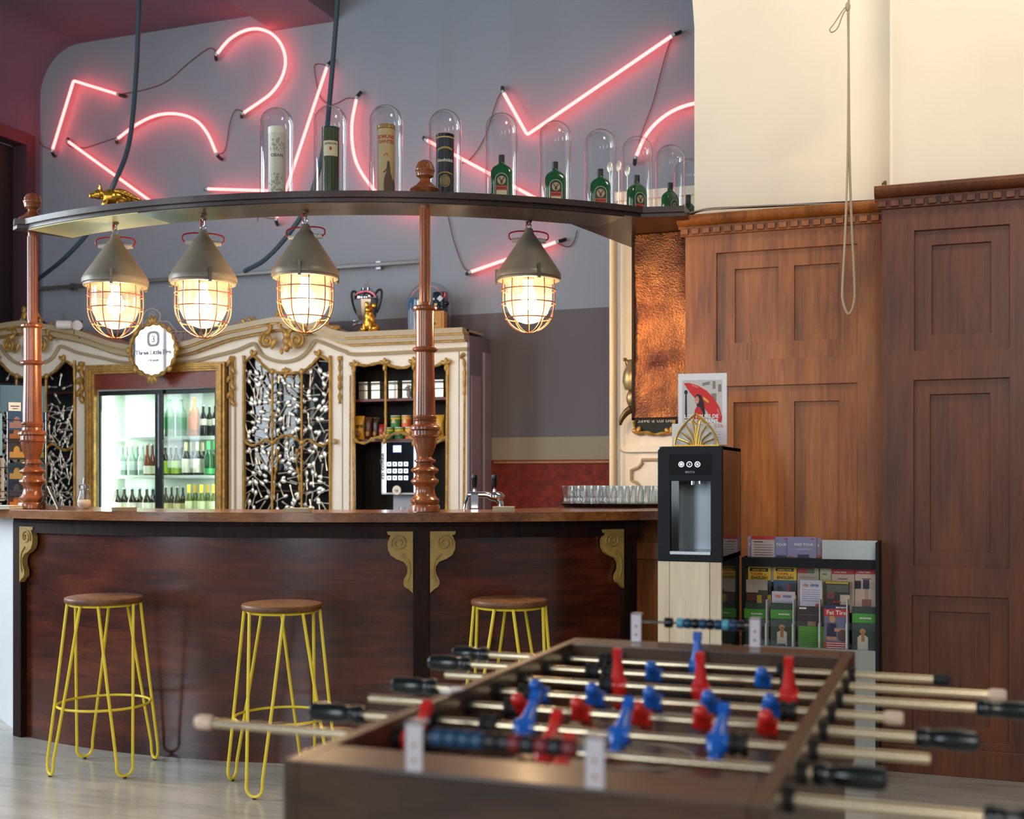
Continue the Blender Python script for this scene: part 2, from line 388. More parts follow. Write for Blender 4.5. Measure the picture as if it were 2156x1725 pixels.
for (x0, z0), (x1, z1) in zip(prof[1:], prof[2:]): q((x0, -6, z0), (x0, YB, z0), (x1, YB, z1), (x1, -6, z1))
struct(b.obj('wall_left', purple, smooth=0))
b = B()
bx0, bx1 = onY(575, 60, YB).x, onY(708, 40, YB).x; zb = onY(575, 60, YB).z
b.box(XL+rr, bx0, -6, YB, ZC, ZC+.2); 
struct(b.obj('ceiling', mat('ceiling_paint', (100, 100, 118), .85), smooth=0))
struct(B().box(bx0, bx1, -6, YB, zb-.02, ZC+.5).obj('ceiling_beam', mat('beam_paint', (122, 112, 126), .85), smooth=0))
struct(B().box(bx1, 7, -6, YB, ZC+.45, ZC+.6).obj('ceiling', mat('ceiling_paint2', (96, 104, 116), .85), smooth=0))
# dark doorway with its frame, and the door
darkgrey = mat('door_dark_paint', (34, 38, 42), .5)
t = B().box(XL-.2, XL-.12, yD0, yD1, 0, zD).obj('door_1', darkgrey, smooth=0); struct(t)
b = B()
for y0, y1, z0, z1 in ((yD0-.1, yD0, 0, zD+.1), (yD1, yD1+.1, 0, zD+.1), (yD0, yD1, zD, zD+.1)): b.box(XL-.12, XL+.03, y0, y1, z0, z1)
struct(b.obj('trim_2', mat('door_frame_wood', (78, 52, 60), .5), bevel=.005))
p = Vector((XL-.115, 7.25, 3.63))
s_ = thing('warning_sign', 'small white sign with a warning triangle on the dark door high on the left', 'sign', (p.x, p.y, p.z-.12), PI/2)
B().box(-.1, .1, -.004, 0, 0, .26).obj('plate', mat('sign_grey', (170, 176, 184), .6), s_, world=False)
B().plate([(-.07, .12), (.07, .12), (0, .24)], [], -.006, -.004).obj('warning_triangle', mat('sign_ink', (40, 42, 46), .6), s_, world=False)
B().plate([(-.012, .14), (.012, .14), (0, .205)], [], -.008, -.006).obj('exclamation_mark', mat('sign_grey', (170, 176, 184)), s_, world=False)
b = B()
for k in range(3): b.box(-.06+.01*k, .06-.015*k, -.005, -.004, .03+.025*k, .04+.025*k)
b.obj('small_print', mat('sign_ink', (40, 42, 46)), s_, world=False)
# upper plaster wall of the pier on the right, with the start of the arch
Y1, Y2 = 5.67, 5.45
xp0 = onY(1462, 300, 5.72).x; xj = onY(1857, 600, Y2).x; zc1 = onY(1450, 460, Y1).z; zc2 = onY(1850, 400, Y2).z
pts = [(xj+.1, zc1-.1), (xj+.1, 5.6), (xp0-2.6, 5.6), (xp0-2.2, 5.2)]+[(xp0-2.2+2.2*math.sin(PI/2*k/14), 3.5+1.7*math.cos(PI/2*k/14)) for k in range(1, 14)]+[(xp0, 3.5), (xp0, zc1-.1)]
struct(B().plate(pts[::-1], [], 5.72, 6.2).obj('wall_right', creamw, smooth=30))
struct(B().box(xj+.03, 5, 5.50, 6.3, zc2-.1, 5.6).obj('wall_right', creamw, smooth=0, bevel=.012))
struct(B().box(-.9, 5, 6.2, 6.3, 0, 5.6).obj('wall_right', creamw, smooth=0))
# ---- pine panelling
def rc(Y, x0, x1, y0, y1, d):
    a = onY(x0, (y0+y1)/2, Y).x; c = onY(x1, (y0+y1)/2, Y).x; xm = (x0+x1)/2
    return (a, c, onY(xm, y1, Y).z, onY(xm, y0, Y).z, d)
xa = onY(1443, 800, Y1).x; xlow = onY(1331, 1100, Y1).x
b = B()
A = [rc(Y1, 1508, 1805, 523, 755, .018), rc(Y1, 1546, 1637, 563, 719, .034), rc(Y1, 1671, 1768, 555, 714, .034),
     rc(Y1, 1508, 1805, 810, 1290, .018), rc(Y1, 1543, 1637, 846, 1262, .034), rc(Y1, 1671, 1766, 844, 1262, .034), rc(Y1, 1508, 1805, 1345, 1560, .018), rc(Y1, 1543, 1766, 1378, 1530, .034)]
relief(b, xa, xj+.03, .0, zc1-.04, A, Y1)
o = b.obj('wall_panelling', pine, bevel=.0028); struct(o)
b = B(); zl = onY(1360, 1090, Y1).z
relief(b, xlow, xa, 0, zl, [rc(Y1, 1340, 1420, 1099, 1142, .018), rc(Y1, 1340, 1420, 1178, 1500, .018)], Y1)
b.quad((xlow, Y1, 0), (xlow, Y1+.3, 0), (xlow, Y1+.3, zl), (xlow, Y1, zl)); b.quad((xlow, Y1, zl), (xa, Y1, zl), (xa, Y1+.3, zl), (xlow, Y1+.3, zl))
b.quad((xa, Y1, zl), (xa, Y1+.3, zl), (xa, Y1+.3, zc1-.04), (xa, Y1, zc1-.04))
struct(b.obj('wall_panelling', pine, bevel=.002))
b = B()
A = [rc(Y2, 1925, 2126, 479, 735, .018), rc(Y2, 1962, 2087, 511, 701, .034), rc(Y2, 1924, 2126, 798, 1195, .018), rc(Y2, 1958, 2085, 829, 1162, .034),
     rc(Y2, 1920, 2124, 1257, 1560, .018), rc(Y2, 1957, 2084, 1291, 1530, .034)]
dx = A[0][1]-A[0][0]+.33
A += [(a+dx*k, c+dx*k, z0, z1, d) for k in (1, 2) for a, c, z0, z1, d in A[:6]]
relief(b, xj, 3.6, 0, zc2-.04, A, Y2)
b.quad((xj, Y2, 0), (xj, Y1+.03, 0), (xj, Y1+.03, zc2-.04), (xj, Y2, zc2-.04))
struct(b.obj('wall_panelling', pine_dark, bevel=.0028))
def cornice(x0, x1, Y, z, name='trim_3'):
    b = B(); pr = [(0, -.055), (-.018, -.055), (-.02, -.045), (-.05, -.04), (-.062, -.028), (-.066, -.012), (-.06, 0), (-.05, .006), (.06, .006)]
    rings = []
    for x in (x0-.03, x1): rings.append([b.v((x+(.0), Y+dy, z+dz)) for dy, dz in pr])
    for i in range(len(pr)-1): b.f([rings[0][i], rings[0][i+1], rings[1][i+1], rings[1][i]])
    b.f(rings[0]); b.f(rings[1][::-1])
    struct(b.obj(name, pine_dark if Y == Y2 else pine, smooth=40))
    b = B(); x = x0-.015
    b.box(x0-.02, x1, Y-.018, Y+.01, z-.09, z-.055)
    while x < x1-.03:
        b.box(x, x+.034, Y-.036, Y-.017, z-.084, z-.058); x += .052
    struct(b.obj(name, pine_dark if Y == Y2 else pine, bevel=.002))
cornice(xa, xj, Y1, zc1); cornice(xj, 3.6, Y2, zc2)
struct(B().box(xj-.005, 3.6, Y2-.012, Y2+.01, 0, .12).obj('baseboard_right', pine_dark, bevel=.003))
# black cables lying on the cornice
b = B(); P_ = [(xa+.02, Y1-.02, zc1+.012), (xa+.12, Y1-.03, zc1+.03), (xa+.4, Y1-.01, zc1+.026), (xa+.8, Y1+.0, zc1+.016), (xj-.03, Y1, zc1+.014)]
tag(b.tube(cat(P_), .006).obj('cable', black), 'thin black cable lying along the cornice under the plaster wall', 'cable')
tag(B().tube(cat([(x, y-.02, z-.004+.006*math.sin(x*20)) for x, y, z in P_]), .004).obj('cable', mat('grey_cable', (150, 140, 128), .6)), 'thin pale grey cable lying in front of the black one on the cornice', 'cable')
# small fixings on the plaster
q0 = onY(1860, 380, 5.50)
b = B(); b.mx = Matrix.Translation((xj+.012, 5.60, q0.z)) @ Matrix.Rotation(-PI/2, 4, 'Y') ; b.lathe([(0, 0), (.02, 0), (.024, .006), (.014, .02), (0, .022)])
tag(b.obj('wall_hook', mat('bronze', (120, 92, 60), .4, .7)), 'small bronze knob on the edge of the plaster wall above the cornice', 'hook')
# cream wall behind the pier with its mouldings
YC = 6.5
xc0 = onY(1300, 700, YC).x; zt = onY(1420, 404, YC).z
struct(B().box(xc0, xa+.25, YC, YC+.3, 0, zt).obj('wall_pier', cream, smooth=0))
struct(B().box(xc0-.01, xa+.25, YC-.03, YC+.3, zt-.03, zt+.02).obj('trim_4', cream, bevel=.004))
p = onY(1291, 700, YC-.05)
struct(B().cyl(.022, 0, zt-.08, (p.x, p.y, 0)).obj('trim_5', mat('pipe_cream', (214, 196, 160), .35)))
b = B(); z_ = onY(1340, 946, YC).z; x0 = onY(1304, 946, YC).x; b.plate([(x0, z_), (x0+.04, z_-.018), (xa+.2, z_-.018), (xa+.2, z_+.018), (x0, z_+.018)], [], YC-.025, YC)
struct(b.obj('trim_6', cream, bevel=.004))
b = B()
def cy(x, y): v = onY(x, y, YC); return (v.x, YC-.006, v.z)
lo = [cy(1430, 968), cy(1352, 968), cy(1352, 975), cy(1345, 984), cy(1336, 988), cy(1330, 990), cy(1330, 1012), cy(1340, 1016), cy(1347, 1024), cy(1352, 1034), cy(1430, 1034)]
b.tube(lo, .010, 6); struct(b.obj('trim_7', taupe))

# ================================================================= the bar
BC = (-3.5, 7.41)
def bp(phi, r, z=0): return Vector((BC[0]+r*math.sin(phi), BC[1]-r*math.cos(phi), z))
def ringslab(b, r0, r1, f0, f1, z0, z1, n=40):
    pts = [bp(f0+(f1-f0)*i/n, r1)[:2] for i in range(n+1)]+[bp(f1-(f1-f0)*i/n, r0)[:2] for i in range(n+1)]
    b.slab(pts, z0, z1)
FL, FM, FR_ = -.305, .457, .805
ZT = 1.137
bar = thing('bar_counter', 'curved dark mahogany bar counter with an oak top and carved corbels', 'bar counter', bp(.2, 2.7, 0))
outer = [bp(FL-.02+(.87-FL+.02)*i/48, 2.97)[:2] for i in range(49)]
ct = [(-5.5, 5.26), (-4.95, 4.9), (-4.62, 4.68)]+outer+[(-1.22, 5.50), (-1.22, 5.655), (-1.49, 5.655), (-1.49, 6.48), (-1.85, 6.48)]+[bp(.62-(.62+.28)*i/24, 2.40)[:2] for i in range(25)]+[(-5.1, 5.6)]
b = B(); b.slab(ct, ZT-.042, ZT); b.obj('countertop', topw, bar, bevel=.008)
b = B(); ringslab(b, 2.84, 2.895, FL, .83, ZT-.115, ZT-.042); ringslab(b, 2.84, 2.91, FL, .83, ZT-.06, ZT-.042); b.obj('apron', darkw, bar, bevel=.004)
for f0, f1 in ((FL, FM), (FM, FR_)):
    b = B(); ringslab(b, 2.83, 2.86, f0, f1, 0, ZT-.08); b.obj('front_panel', mahog, bar)
for f in (FL, FM, FR_):
    b = B(); c = bp(f, 2.865); b.mx = Matrix.Translation((c.x, c.y, 0)) @ Matrix.Rotation(f, 4, 'Z')
    b.box(-.037, .037, -.028, .03, 0, ZT-.06); b.obj('post', darkw, bar, bevel=.004)
corb = [(0, 0), (.140, 0), (.136, .018), (.120, .022), (.125, .030), (.137, .062), (.135, .10), (.12, .13), (.09, .15), (.05, .165), (.032, .19), (.030, .215), (.035, .235), (.05, .262), (.052, .285), (.045, .30), (.025, .312), (0, .335)]
def corbel(f, side):
    b = B(); c = bp(f, 2.868); b.mx = Matrix.Translation((c.x, c.y, ZT-.085)) @ Matrix.Rotation(f+side*.035, 4, 'Z')
    k = .83
    pl = [(side*(.037+u*k), -v*k) for u, v in corb]
    if side > 0: pl = pl[::-1]
    b.plate(pl, [], -.034, -.004)
    s = [Vector((side*(.037+k*(.075+(.045-.034*i/26)*math.cos(.5-i*.42))), -.036, -k*(.062+(.045-.034*i/26)*math.sin(.5-i*.42)))) for i in range(27)]
    b.tube(s, .0045, 6)
    b.tube(cat([(side*(.037+k*.06), -.036, -k*.12), (side*(.037+k*.025), -.036, -k*.16), (side*(.037+k*.018), -.036, -k*.22), (side*(.037+k*.03), -.036, -k*.27)]), .004, 6)
    b.obj('corbel', mat('corbel_gilt', (158, 128, 66), .5, noise=.15, nscale=30), bar, bevel=.002)
corbel(FM, -1); corbel(FM, 1); corbel(FL, 1); corbel(FR_, -1)
b = B(); c = bp(FL, 2.865); b.mx = Matrix.Translation((c.x-.03, c.y+.02, ZT-.085)) @ Matrix.Rotation(-.85, 4, 'Z')
b.plate([(-(.03+u*.83), -v*.6) for u, v in corb], [], -.034, -.004); b.obj('corbel', MATS['corbel_gilt'], bar, bevel=.002)
b = B(); b.slab([(-4.40, 4.71), (-4.78, 4.97), (-5.3, 5.33), (-5.28, 5.36), (-4.76, 5.0), (-4.38, 4.74)], 0, ZT-.042)
b.obj('side_panel', mat('white_gloss_panel', (226, 230, 234), .3), bar)
# turned columns
def colprof(base_z, s=1.0):
    k = 5.35/F
    def Z(y): return HC+(HZ-y)*k
    pr = [(0, 1081.5), (31, 1081.5), (32, 1077), (32, 1066), (30.5, 1063.5), (27, 1062), (29, 1059), (31, 1056), (31, 1052), (27, 1048), (23, 1044), (21, 1036), (20, 1028), (22, 1023), (27, 1019), (30, 1015), (29, 1011), (23, 1006), (20.5, 1001), (22, 997), (27, 994), (29.5, 991), (28, 987.5), (21, 983), (16.5, 979), (18, 975), (23, 972), (23, 969), (17, 966), (14.5, 963), (15.5, 959), (19, 952), (23, 940), (25.5, 927), (26, 922), (29, 921), (29.5, 919), (27, 917), (27, 908), (29, 906), (32, 904.5), (32, 900), (29, 896.5), (24, 894), (23, 888), (25, 885.5), (23, 884), (25, 880), (25, 877), (22, 875),
          (21.5, 840), (20, 780), (19.5, 743), (22, 741), (26.5, 738.5), (27, 735.5), (25, 733), (19.5, 731), (19.5, 662), (20, 656), (25.5, 652), (26, 648), (23, 645), (11, 643), (10.5, 640), (10, 430), (10, 390)]
    return [(r_*k*s, Z(y)) for r_, y in pr]
k = 5.35/F
finprof = [(0, 2.58), (25*k, 2.58), (27*k, 2.588), (32*k, 2.598), (31*k, 2.603), (20*k, 2.618), (12*k, 2.636), (10*k, 2.648), (12*k, 2.653), (18*k, 2.660), (19.5*k, 2.680), (21*k, 2.684), (21*k, 2.690), (19.5*k, 2.694), (19*k, 2.705), (15*k, 2.722), (8*k, 2.732), (0, 2.735)]
def column(f, r, label, s=1):
    p = bp(f, r, ZT); t = thing('turned_column', label, 'column', p)
    b = B(); b.lathe([(a, z-.0) for a, z in colprof(0, s) if z > ZT-.006], (p.x, p.y, 0), 32); b.obj('shaft', turned, t)
    b = B()
    for i in range(10):
        a = 2*PI*i/10; b.tube([(p.x+.0205*math.cos(a), p.y+.0205*math.sin(a), z) for z in (2.09, 2.515)], .0045, 6)
    b.obj('fluting', turned, t)
    b = B().lathe([(a*s, z) for a, z in finprof], (p.x, p.y, .0015), 28); b.obj('finial', turned, t)
column(-.31, 2.80, 'turned mahogany column at the left end of the bar, postcards behind it')
column(.463, 2.83, 'turned mahogany column beside the coffee machine, in the middle of the bar')
# overhead shelf
ZS = 2.58
shelf = thing('overhead_shelf', 'curved walnut shelf over the bar carrying glass domes and lamps', 'shelf', bp(.2, 2.7, ZS-.06))
def shelf_outline(r0, r1, dx=0):
    return [(-4.40, 4.66+0), (-4.345, 4.61-(r1-2.89))]+[bp(-.28+(.83+.28)*i/48, r1)[:2] for i in range(49)]+[(xp0-.004, 5.50-(r1-2.89)), (xp0-.004, 6.45), (-1.55, 6.45)]+[bp(.74-(.74+.30)*i/40, r0)[:2] for i in range(41)]
b = B(); b.slab(shelf_outline(2.60, 2.89), ZS-.028, ZS); b.obj('board', shelfw, shelf, bevel=.006)
b = B(); b.slab(shelf_outline(2.61, 2.872), ZS-.046, ZS-.0275); b.obj('lower_board', shelfw, shelf, bevel=.003)
b = B(); ringslab(b, 2.62, 2.862, -.285, -.02, ZS-.0505, ZS-.0455, 14); b.obj('underside_sheet', shelf_pale, shelf)['label'] = 'pale underside'
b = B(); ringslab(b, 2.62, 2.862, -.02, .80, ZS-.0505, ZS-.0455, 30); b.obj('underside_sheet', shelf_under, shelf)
# copper clad box under the shelf end
p0 = onY(1335, 880, 5.84); p1 = onY(1446, 880, 5.84)
cop = bpy.data.materials.new('hammered_copper'); cop.use_nodes = True; nt = cop.node_tree; bs = nt.nodes['Principled BSDF']; L = nt.links.new
tc = nt.nodes.new('ShaderNodeTexCoord'); n1 = nt.nodes.new('ShaderNodeTexNoise'); n1.inputs['Scale'].default_value = 5; n1.inputs['Detail'].default_value = 8; L(tc.outputs['Object'], n1.inputs['Vector'])
cr = nt.nodes.new('ShaderNodeValToRGB'); cr.color_ramp.elements[0].position = .35; cr.color_ramp.elements[0].color = lin((84, 46, 42)); cr.color_ramp.elements[1].position = .65; cr.color_ramp.elements[1].color = lin((176, 112, 66)); L(n1.outputs[0], cr.inputs[0]); L(cr.outputs[0], bs.inputs['Base Color'])
bs.inputs['Metallic'].default_value = .9; bs.inputs['Roughness'].default_value = .24
n2 = nt.nodes.new('ShaderNodeTexNoise'); n2.inputs['Scale'].default_value = 110; n2.inputs['Detail'].default_value = 5; L(tc.outputs['Object'], n2.inputs['Vector'])
bpn = nt.nodes.new('ShaderNodeBump'); bpn.inputs['Strength'].default_value = 1; bpn.inputs['Distance'].default_value = .005; L(n2.outputs[0], bpn.inputs['Height']); L(bpn.outputs[0], bs.inputs['Normal'])
cpx = thing('copper_cladding', 'hammered copper sheet hanging under the shelf end beside the pine panelling', 'copper panel', ((p0.x+p1.x)/2, 5.86, p0.z))
ncx, ncz = 12, 34; random.seed(3)
b = B(); zs = [p0.z+(2.531-p0.z)*j/ncz for j in range(ncz+1)]; g = []
for j, z in enumerate(zs):
    row = []
    for i in range(ncx+1):
        x = p0.x+(p1.x-p0.x)*i/ncx
        y = 5.84+random.uniform(-.0035, .0035)+.006*math.sin(z*9+x*7)+(.010 if abs(z-onY(1390, 752, 5.84).z) < .014 else 0)
        row.append(b.v((x, y, z)))
    g.append(row)
for j in range(ncz):
    for i in range(ncx): b.f([g[j][i], g[j][i+1], g[j+1][i+1], g[j+1][i]])
b.obj('copper_sheet', cop, cpx, smooth=80)
b = B().box(p0.x-.006, p1.x+.01, 5.862, 5.95, p0.z-.006, 2.531); b.obj('backing_board', darkw, cpx)
b = B().box(p0.x-.01, p0.x+.004, 5.83, 5.87, p0.z-.01, 2.531); b.box(p0.x-.01, p1.x, 5.83, 5.87, p0.z-.012, p0.z-.002); b.obj('edge_strip', darkw, cpx)
# ================================================================= back-bar cabinets
YF = 7.66
def cp(x, y, Y=YF): v = onY(x, y, Y); return (v.x, v.z)
def c3(x, y, Y=YF): v = onY(x, y, Y); return (v.x, Y, v.z)
RT = [(386, 725), (416, 718), (446, 707), (489, 692), (530, 683), (560, 677), (597, 671), (640, 675), (683, 684), (715, 697), (741, 702), (763, 702), (983, 693)]
RLo = [(386, 763), (416, 759), (446, 751), (498, 738), (532, 724), (541, 731), (552, 748), (572, 758), (600, 762), (629, 755), (649, 738), (661, 721), (668, 718), (690, 726), (725, 740), (763, 746), (977, 735)]
def mir(pts): return [(662-x, y+.028*(x-331)*1.0) for x, y in reversed(pts) if x < 725]
TOPC = mir(RT)+[(331, 733)]+RT
LOWC = mir(RLo)+[(331, 767)]+RLo
def seg(pts, x0, x1):
    P = [p for p in cat([(x, y, 0) for x, y in pts], 5)]
    out = [(p.x, p.y) for p in P if x0 <= p.x <= x1]
    return out
def interp(pts, x):
    for a, b_ in zip(pts, pts[1:]):
        if min(a[0], b_[0]) <= x <= max(a[0], b_[0]) and a[0] != b_[0]: return a[1]+(b_[1]-a[1])*(x-a[0])/(b_[0]-a[0])
    return pts[0][1] if x < pts[0][0] else pts[-1][1]
def unit_cornice(parent, x0, x1):
    s = seg(TOPC, x0, x1); s = [(x0, interp(TOPC, x0))]+s+[(x1, interp(TOPC, x1))]
    b = B()
    for dy0, dy1, yo, mt in ((0, 11, .10, taupe), (11, 14, .085, gold), (14, 24, .07, taupe), (24, 27, .045, gold)):
        b.m(mt); b.plate([cp(x, y+dy0) for x, y in s]+[cp(x, y+dy1) for x, y in s[::-1]], [], YF-yo, YF+.02)
    b.m(taupe); b.plate([cp(x, y) for x, y in s]+[cp(x, y+5) for x, y in s[::-1]], [], YF-.02, YF+.30)
    b.obj('cornice', taupe, parent, bevel=.004)
    s = seg(LOWC, x0, x1); s = [(x0, interp(LOWC, x0))]+s+[(x1, interp(LOWC, x1))]
    b = B().tube([c3(x, y, YF-.012) for x, y in s], .015, 6); b.obj('arched_moulding', taupe, parent)
ZBK = .93
def carcass(parent, x0, x1, holes, depth=.34, right=False):
    X0, X1 = cp(x0, 900)[0], cp(x1, 900)[0]
    s = seg(TOPC, x0, x1); s = [(x0, interp(TOPC, x0))]+s+[(x1, interp(TOPC, x1))]
    top = [cp(x, y+20) for x, y in s]
    top[0] = (X0, top[0][1]); top[-1] = (X1, top[-1][1])
    b = B(); b.plate([(X0, ZBK)]+[(X1, ZBK)]+top[::-1], holes, YF, YF+.03)
    b.obj('face_frame', cream, parent)
    b = B(); y1 = YF+depth
    b.box(X0, X0+.02, YF+.03, y1, 0, top[0][1]-.02); b.box(X1-.02, X1, YF+.03, y1, 0, top[-1][1]-.02)
    b.box(X0, X1, y1-.01, y1, 0, min(top[0][1], top[-1][1])-.02); b.box(X0, X1, YF, y1, 0, .9)
    b.obj('carcass', mat('cabinet_inside', (20, 14, 13), .7), parent)
    return X0, X1
redshelf = mat('red_shelf', (104, 34, 22), .4)
# opening of a spoon door in photograph pixels, x measured from its centre line
def opening(cx, dy=0):
    half = [(-91, 1085), (-91, 775), (-90, 764), (-83, 757), (-71, 750), (-62, 757), (-48, 772), (-34, 781), (-12, 786), (0, 786)]
    o = [(cx+x, y+dy) for x, y in half]; return o+[(cx-x, y+dy-.03*2*-x*0) for x, y in half[-2::-1]]
def door_gilt(parent, op, cx, dy=0):
    b = B()
    wob(b, [c3(x, y, YF-.012) for x, y in op], .011, .18)
    for x in (-31, 31): wob(b, [c3(cx+x, 1080, YF-.010), c3(cx+x, 1000, YF-.010), c3(cx+x, 900, YF-.010), c3(cx+x, 781+dy, YF-.010)], .0095, .12)
    wob(b, [c3(cx+x, y+dy, YF-.014) for x, y in [(-90, 928), (-76, 938), (-58, 934), (-44, 925), (-31, 932), (-18, 923), (0, 916), (18, 923), (31, 932), (44, 925), (58, 934), (76, 938), (90, 928)]], .010, .3)
    for x in (-31, 31):
        b.ell(c3(cx+x, 932+dy, YF-.018), (.022, .014, .022)); b.ell(c3(cx+x, 783+dy, YF-.018), (.02, .014, .026))
    for sx in (-1, 1):
        wob(b, [c3(cx+sx*22, 945+dy, YF-.014), c3(cx+sx*20, 975+dy, YF-.014), c3(cx+sx*25, 1000+dy, YF-.014), c3(cx+sx*27, 1045+dy, YF-.014)], .008, .6)
        p = cp(cx+sx*71, 750+dy); leafb(b, p, PI/2, .05, .03, YF-.02); leafb(b, p, PI/2+sx*.9, .06, .03, YF-.02)
    p = cp(cx, 786+dy)
    for a in (PI/2, PI/2-.8, PI/2+.8, -PI/2): leafb(b, p, a, .045, .028, YF-.02)
    b.obj('gilt_moulding', gold, parent)
spoon_silver = mat('spoon_silver', (232, 226, 212), .3, .6)
def spoon_into(b, x, y, z, ang, l):
    old = b.mx
    b.mx = Matrix.Translation((x, y, z)) @ Matrix.Rotation(ang, 4, 'Y')
    b.ell((0, -.004, l*.36), (l*.125, .006, l*.19), 10, 6)
    P = [(0, -.001, l*.2), (0, -.003, l*.08), (0, -.005, -l*.15), (0, -.002, -l*.5)]
    b.tube([Vector(p) for p in P], .002, 6, rad=[.0042, .0036, .0042, .0075]); b.mx = old
def inside(poly, x, y):
    c = False; n = len(poly)
    for i in range(n):
        (x0, y0), (x1, y1) = poly[i], poly[(i+1) % n]
        if (y0 > y) != (y1 > y) and x < (x1-x0)*(y-y0)/(y1-y0)+x0: c = not c
    return c
def spoons(parent, op, n, lmin, lmax, mind, ymin=0, avoid=None):
    pts = []; tries = 0
    xs = [p[0] for p in op]; ys = [p[1] for p in op]
    while len(pts) < n and tries < n*60:
        tries += 1; x = random.uniform(min(xs)+4, max(xs)-4); y = random.uniform(max(min(ys), ymin)+4, 1085)
        if not inside(op, x, y): continue
        if any((x-a)**2+(y-c)**2 < mind**2 for a, c in pts): continue
        pts.append((x, y))
    rest = B()
    pts.sort(key=lambda p: p[1])
    for i, (x, y) in enumerate(pts):
        p = c3(x, y, YF+.026); l = random.uniform(lmin, lmax); a = random.uniform(0, 2*PI)
        tgt = B() if i < 98 else rest
        spoon_into(tgt, p[0], p[1]-(i % 4)*.003, p[2], a, l)
        if i < 98: tgt.obj('spoon', spoon_silver, parent, weld=False)
    if len(pts) > 98:
        o = rest.obj('spoons', spoon_silver, parent, weld=False); o['kind'] = 'stuff'
# ---- spoon cabinets
def spoon_cabinet(x0, x1, cx, label, dy, nsp, lm, mind, ymin=0, crest=True):
    a = cp((x0+x1)/2, 1076)
    t = thing('display_cabinet', label, 'cabinet', (a[0], YF+.17, 0))
    op = opening(cx, dy); carcass(t, x0, x1, [[cp(x, y) for x, y in op]])
    unit_cornice(t, x0, x1)
    d = B(); d.plate([cp(x, y) for x, y in op], [], YF+.028, YF+.030); gl = d.obj('glass_pane', paneg, t)
    spoons(t, op, nsp, lm[0], lm[1], mind, ymin)
    door_gilt(t, op, cx, dy)
    b = B(); X0, X1 = cp(cx-92, 900)[0], cp(cx+92, 900)[0]
    for y in (815, 887, 951, 1033): z = cp(cx, y+dy)[1]; b.box(X0, X1, YF+.12, YF+.32, z-.012, z)
    b.obj('shelf', redshelf, t)
    if crest:
        b = B(); Yc = YF-.075
        for sx in (-1, 1):
            c = cp(cx+sx*32, 719+dy); b.tube(spiral(c, .062, .008, PI/2, sx*-1.9, Yc), .012, 8); b.ell((c[0], Yc, c[1]), (.016, .016, .016))
            wob(b, [c3(cx+sx*44, 705+dy, Yc), c3(cx+sx*34, 690+dy, Yc), c3(cx+sx*48, 682+dy, Yc), c3(cx+sx*72, 683+dy, Yc), c3(cx+sx*92, 691+dy, Yc), c3(cx+sx*108, 691+dy, Yc)], .016, .35)
            for k, (x, y) in enumerate([(52, 684), (62, 682), (74, 684), (86, 690), (98, 694)]):
                leafb(b, cp(cx+sx*x, y+dy), PI/2-sx*(.5+.2*k), .06, .03, Yc)
            wob(b, [c3(cx+sx*4, 700+dy, Yc), c3(cx+sx*16, 684+dy, Yc), c3(cx+sx*20, 664+dy, Yc), c3(cx+sx*10, 650+dy, Yc), c3(cx+sx*2, 648+dy, Yc)], .014, .35)
            leafb(b, cp(cx+sx*12, 712+dy), -PI/2+sx*.4, .1, .04, Yc)
            b.ell(c3(cx+sx*109, 690+dy, Yc), (.018, .018, .018))
        for y in (655, 668, 682): leafb(b, cp(cx, y+dy), PI/2, .07, .045, Yc-.01)
        for y, w_ in ((705, .07), (718, .075), (732, .05)): b.ell(c3(cx, y+dy, Yc), (w_/2, .02, .035))
        leafb(b, cp(cx, 735+dy), -PI/2, .05, .03, Yc)
        b.obj('carved_crest', gold, t)
    return t
random.seed(11)
cc = spoon_cabinet(482, 719, 604, 'cream gilt cabinet with sparse teaspoons glued to its glass door', 0, 190, (.108, .148), 12.5)
wob(B(), [c3(715, 750, YF-.01), c3(715, 780, YF-.01), c3(715, 820, YF-.01), c3(715, 850, YF-.01)], .011, .5).obj('carved_drop', gold, cc)
b = wob(B(), [c3(489, 750, YF-.01), c3(489, 780, YF-.01), c3(489, 820, YF-.01), c3(489, 850, YF-.01)], .016, .5)
for k in range(6): leafb(b, cp(489, 755+k*17), -PI/2+(.5 if k % 2 else -.5), .07, .035, YF-.02)
b.obj('carved_drop', gold, cc)
b = B(); 
for x in (484, 495): b.tube([c3(x, 760, YF-.004), c3(x, 1080, YF-.004)], .008, 6)
b.obj('fluted_pilaster', taupe, cc)
p = c3(705, 930, YF-.02); B().ell(p, (.022, .022, .022)).obj('door_knob', mat('knob_cream', (190, 168, 126), .4), cc)
B().box(*sorted((cp(721, 900)[0], cp(722, 900)[0])), YF-.002, YF, .95, cp(719, 750)[1]).obj('door_gap', black, cc)
lc = spoon_cabinet(-45, 180, 66, 'cream gilt cabinet behind the postcards, its door packed full of small spoons', 10, 360, (.075, .105), 6, 850)
random.seed(5)
b = B()
for k in range(6): leafb(b, cp(172, 768+k*13), -PI/2+(.5 if k % 2 else -.5), .07, .04, YF-.02)
wob(b, [c3(172, 762, YF-.01), c3(172, 790, YF-.01), c3(172, 830, YF-.01), c3(172, 850, YF-.01)], .018, .5)
b.obj('carved_drop', gold, lc)
for i, (x, y) in enumerate([(20, 790), (24, 770), (110, 815), (122, 840), (142, 815), (105, 790), (128, 800)]):
    b = B(); spoon_into(b, *c3(x, y, YF+.026), random.uniform(0, 6), .1); b.obj('spoon', spoon_silver, lc, weld=False)
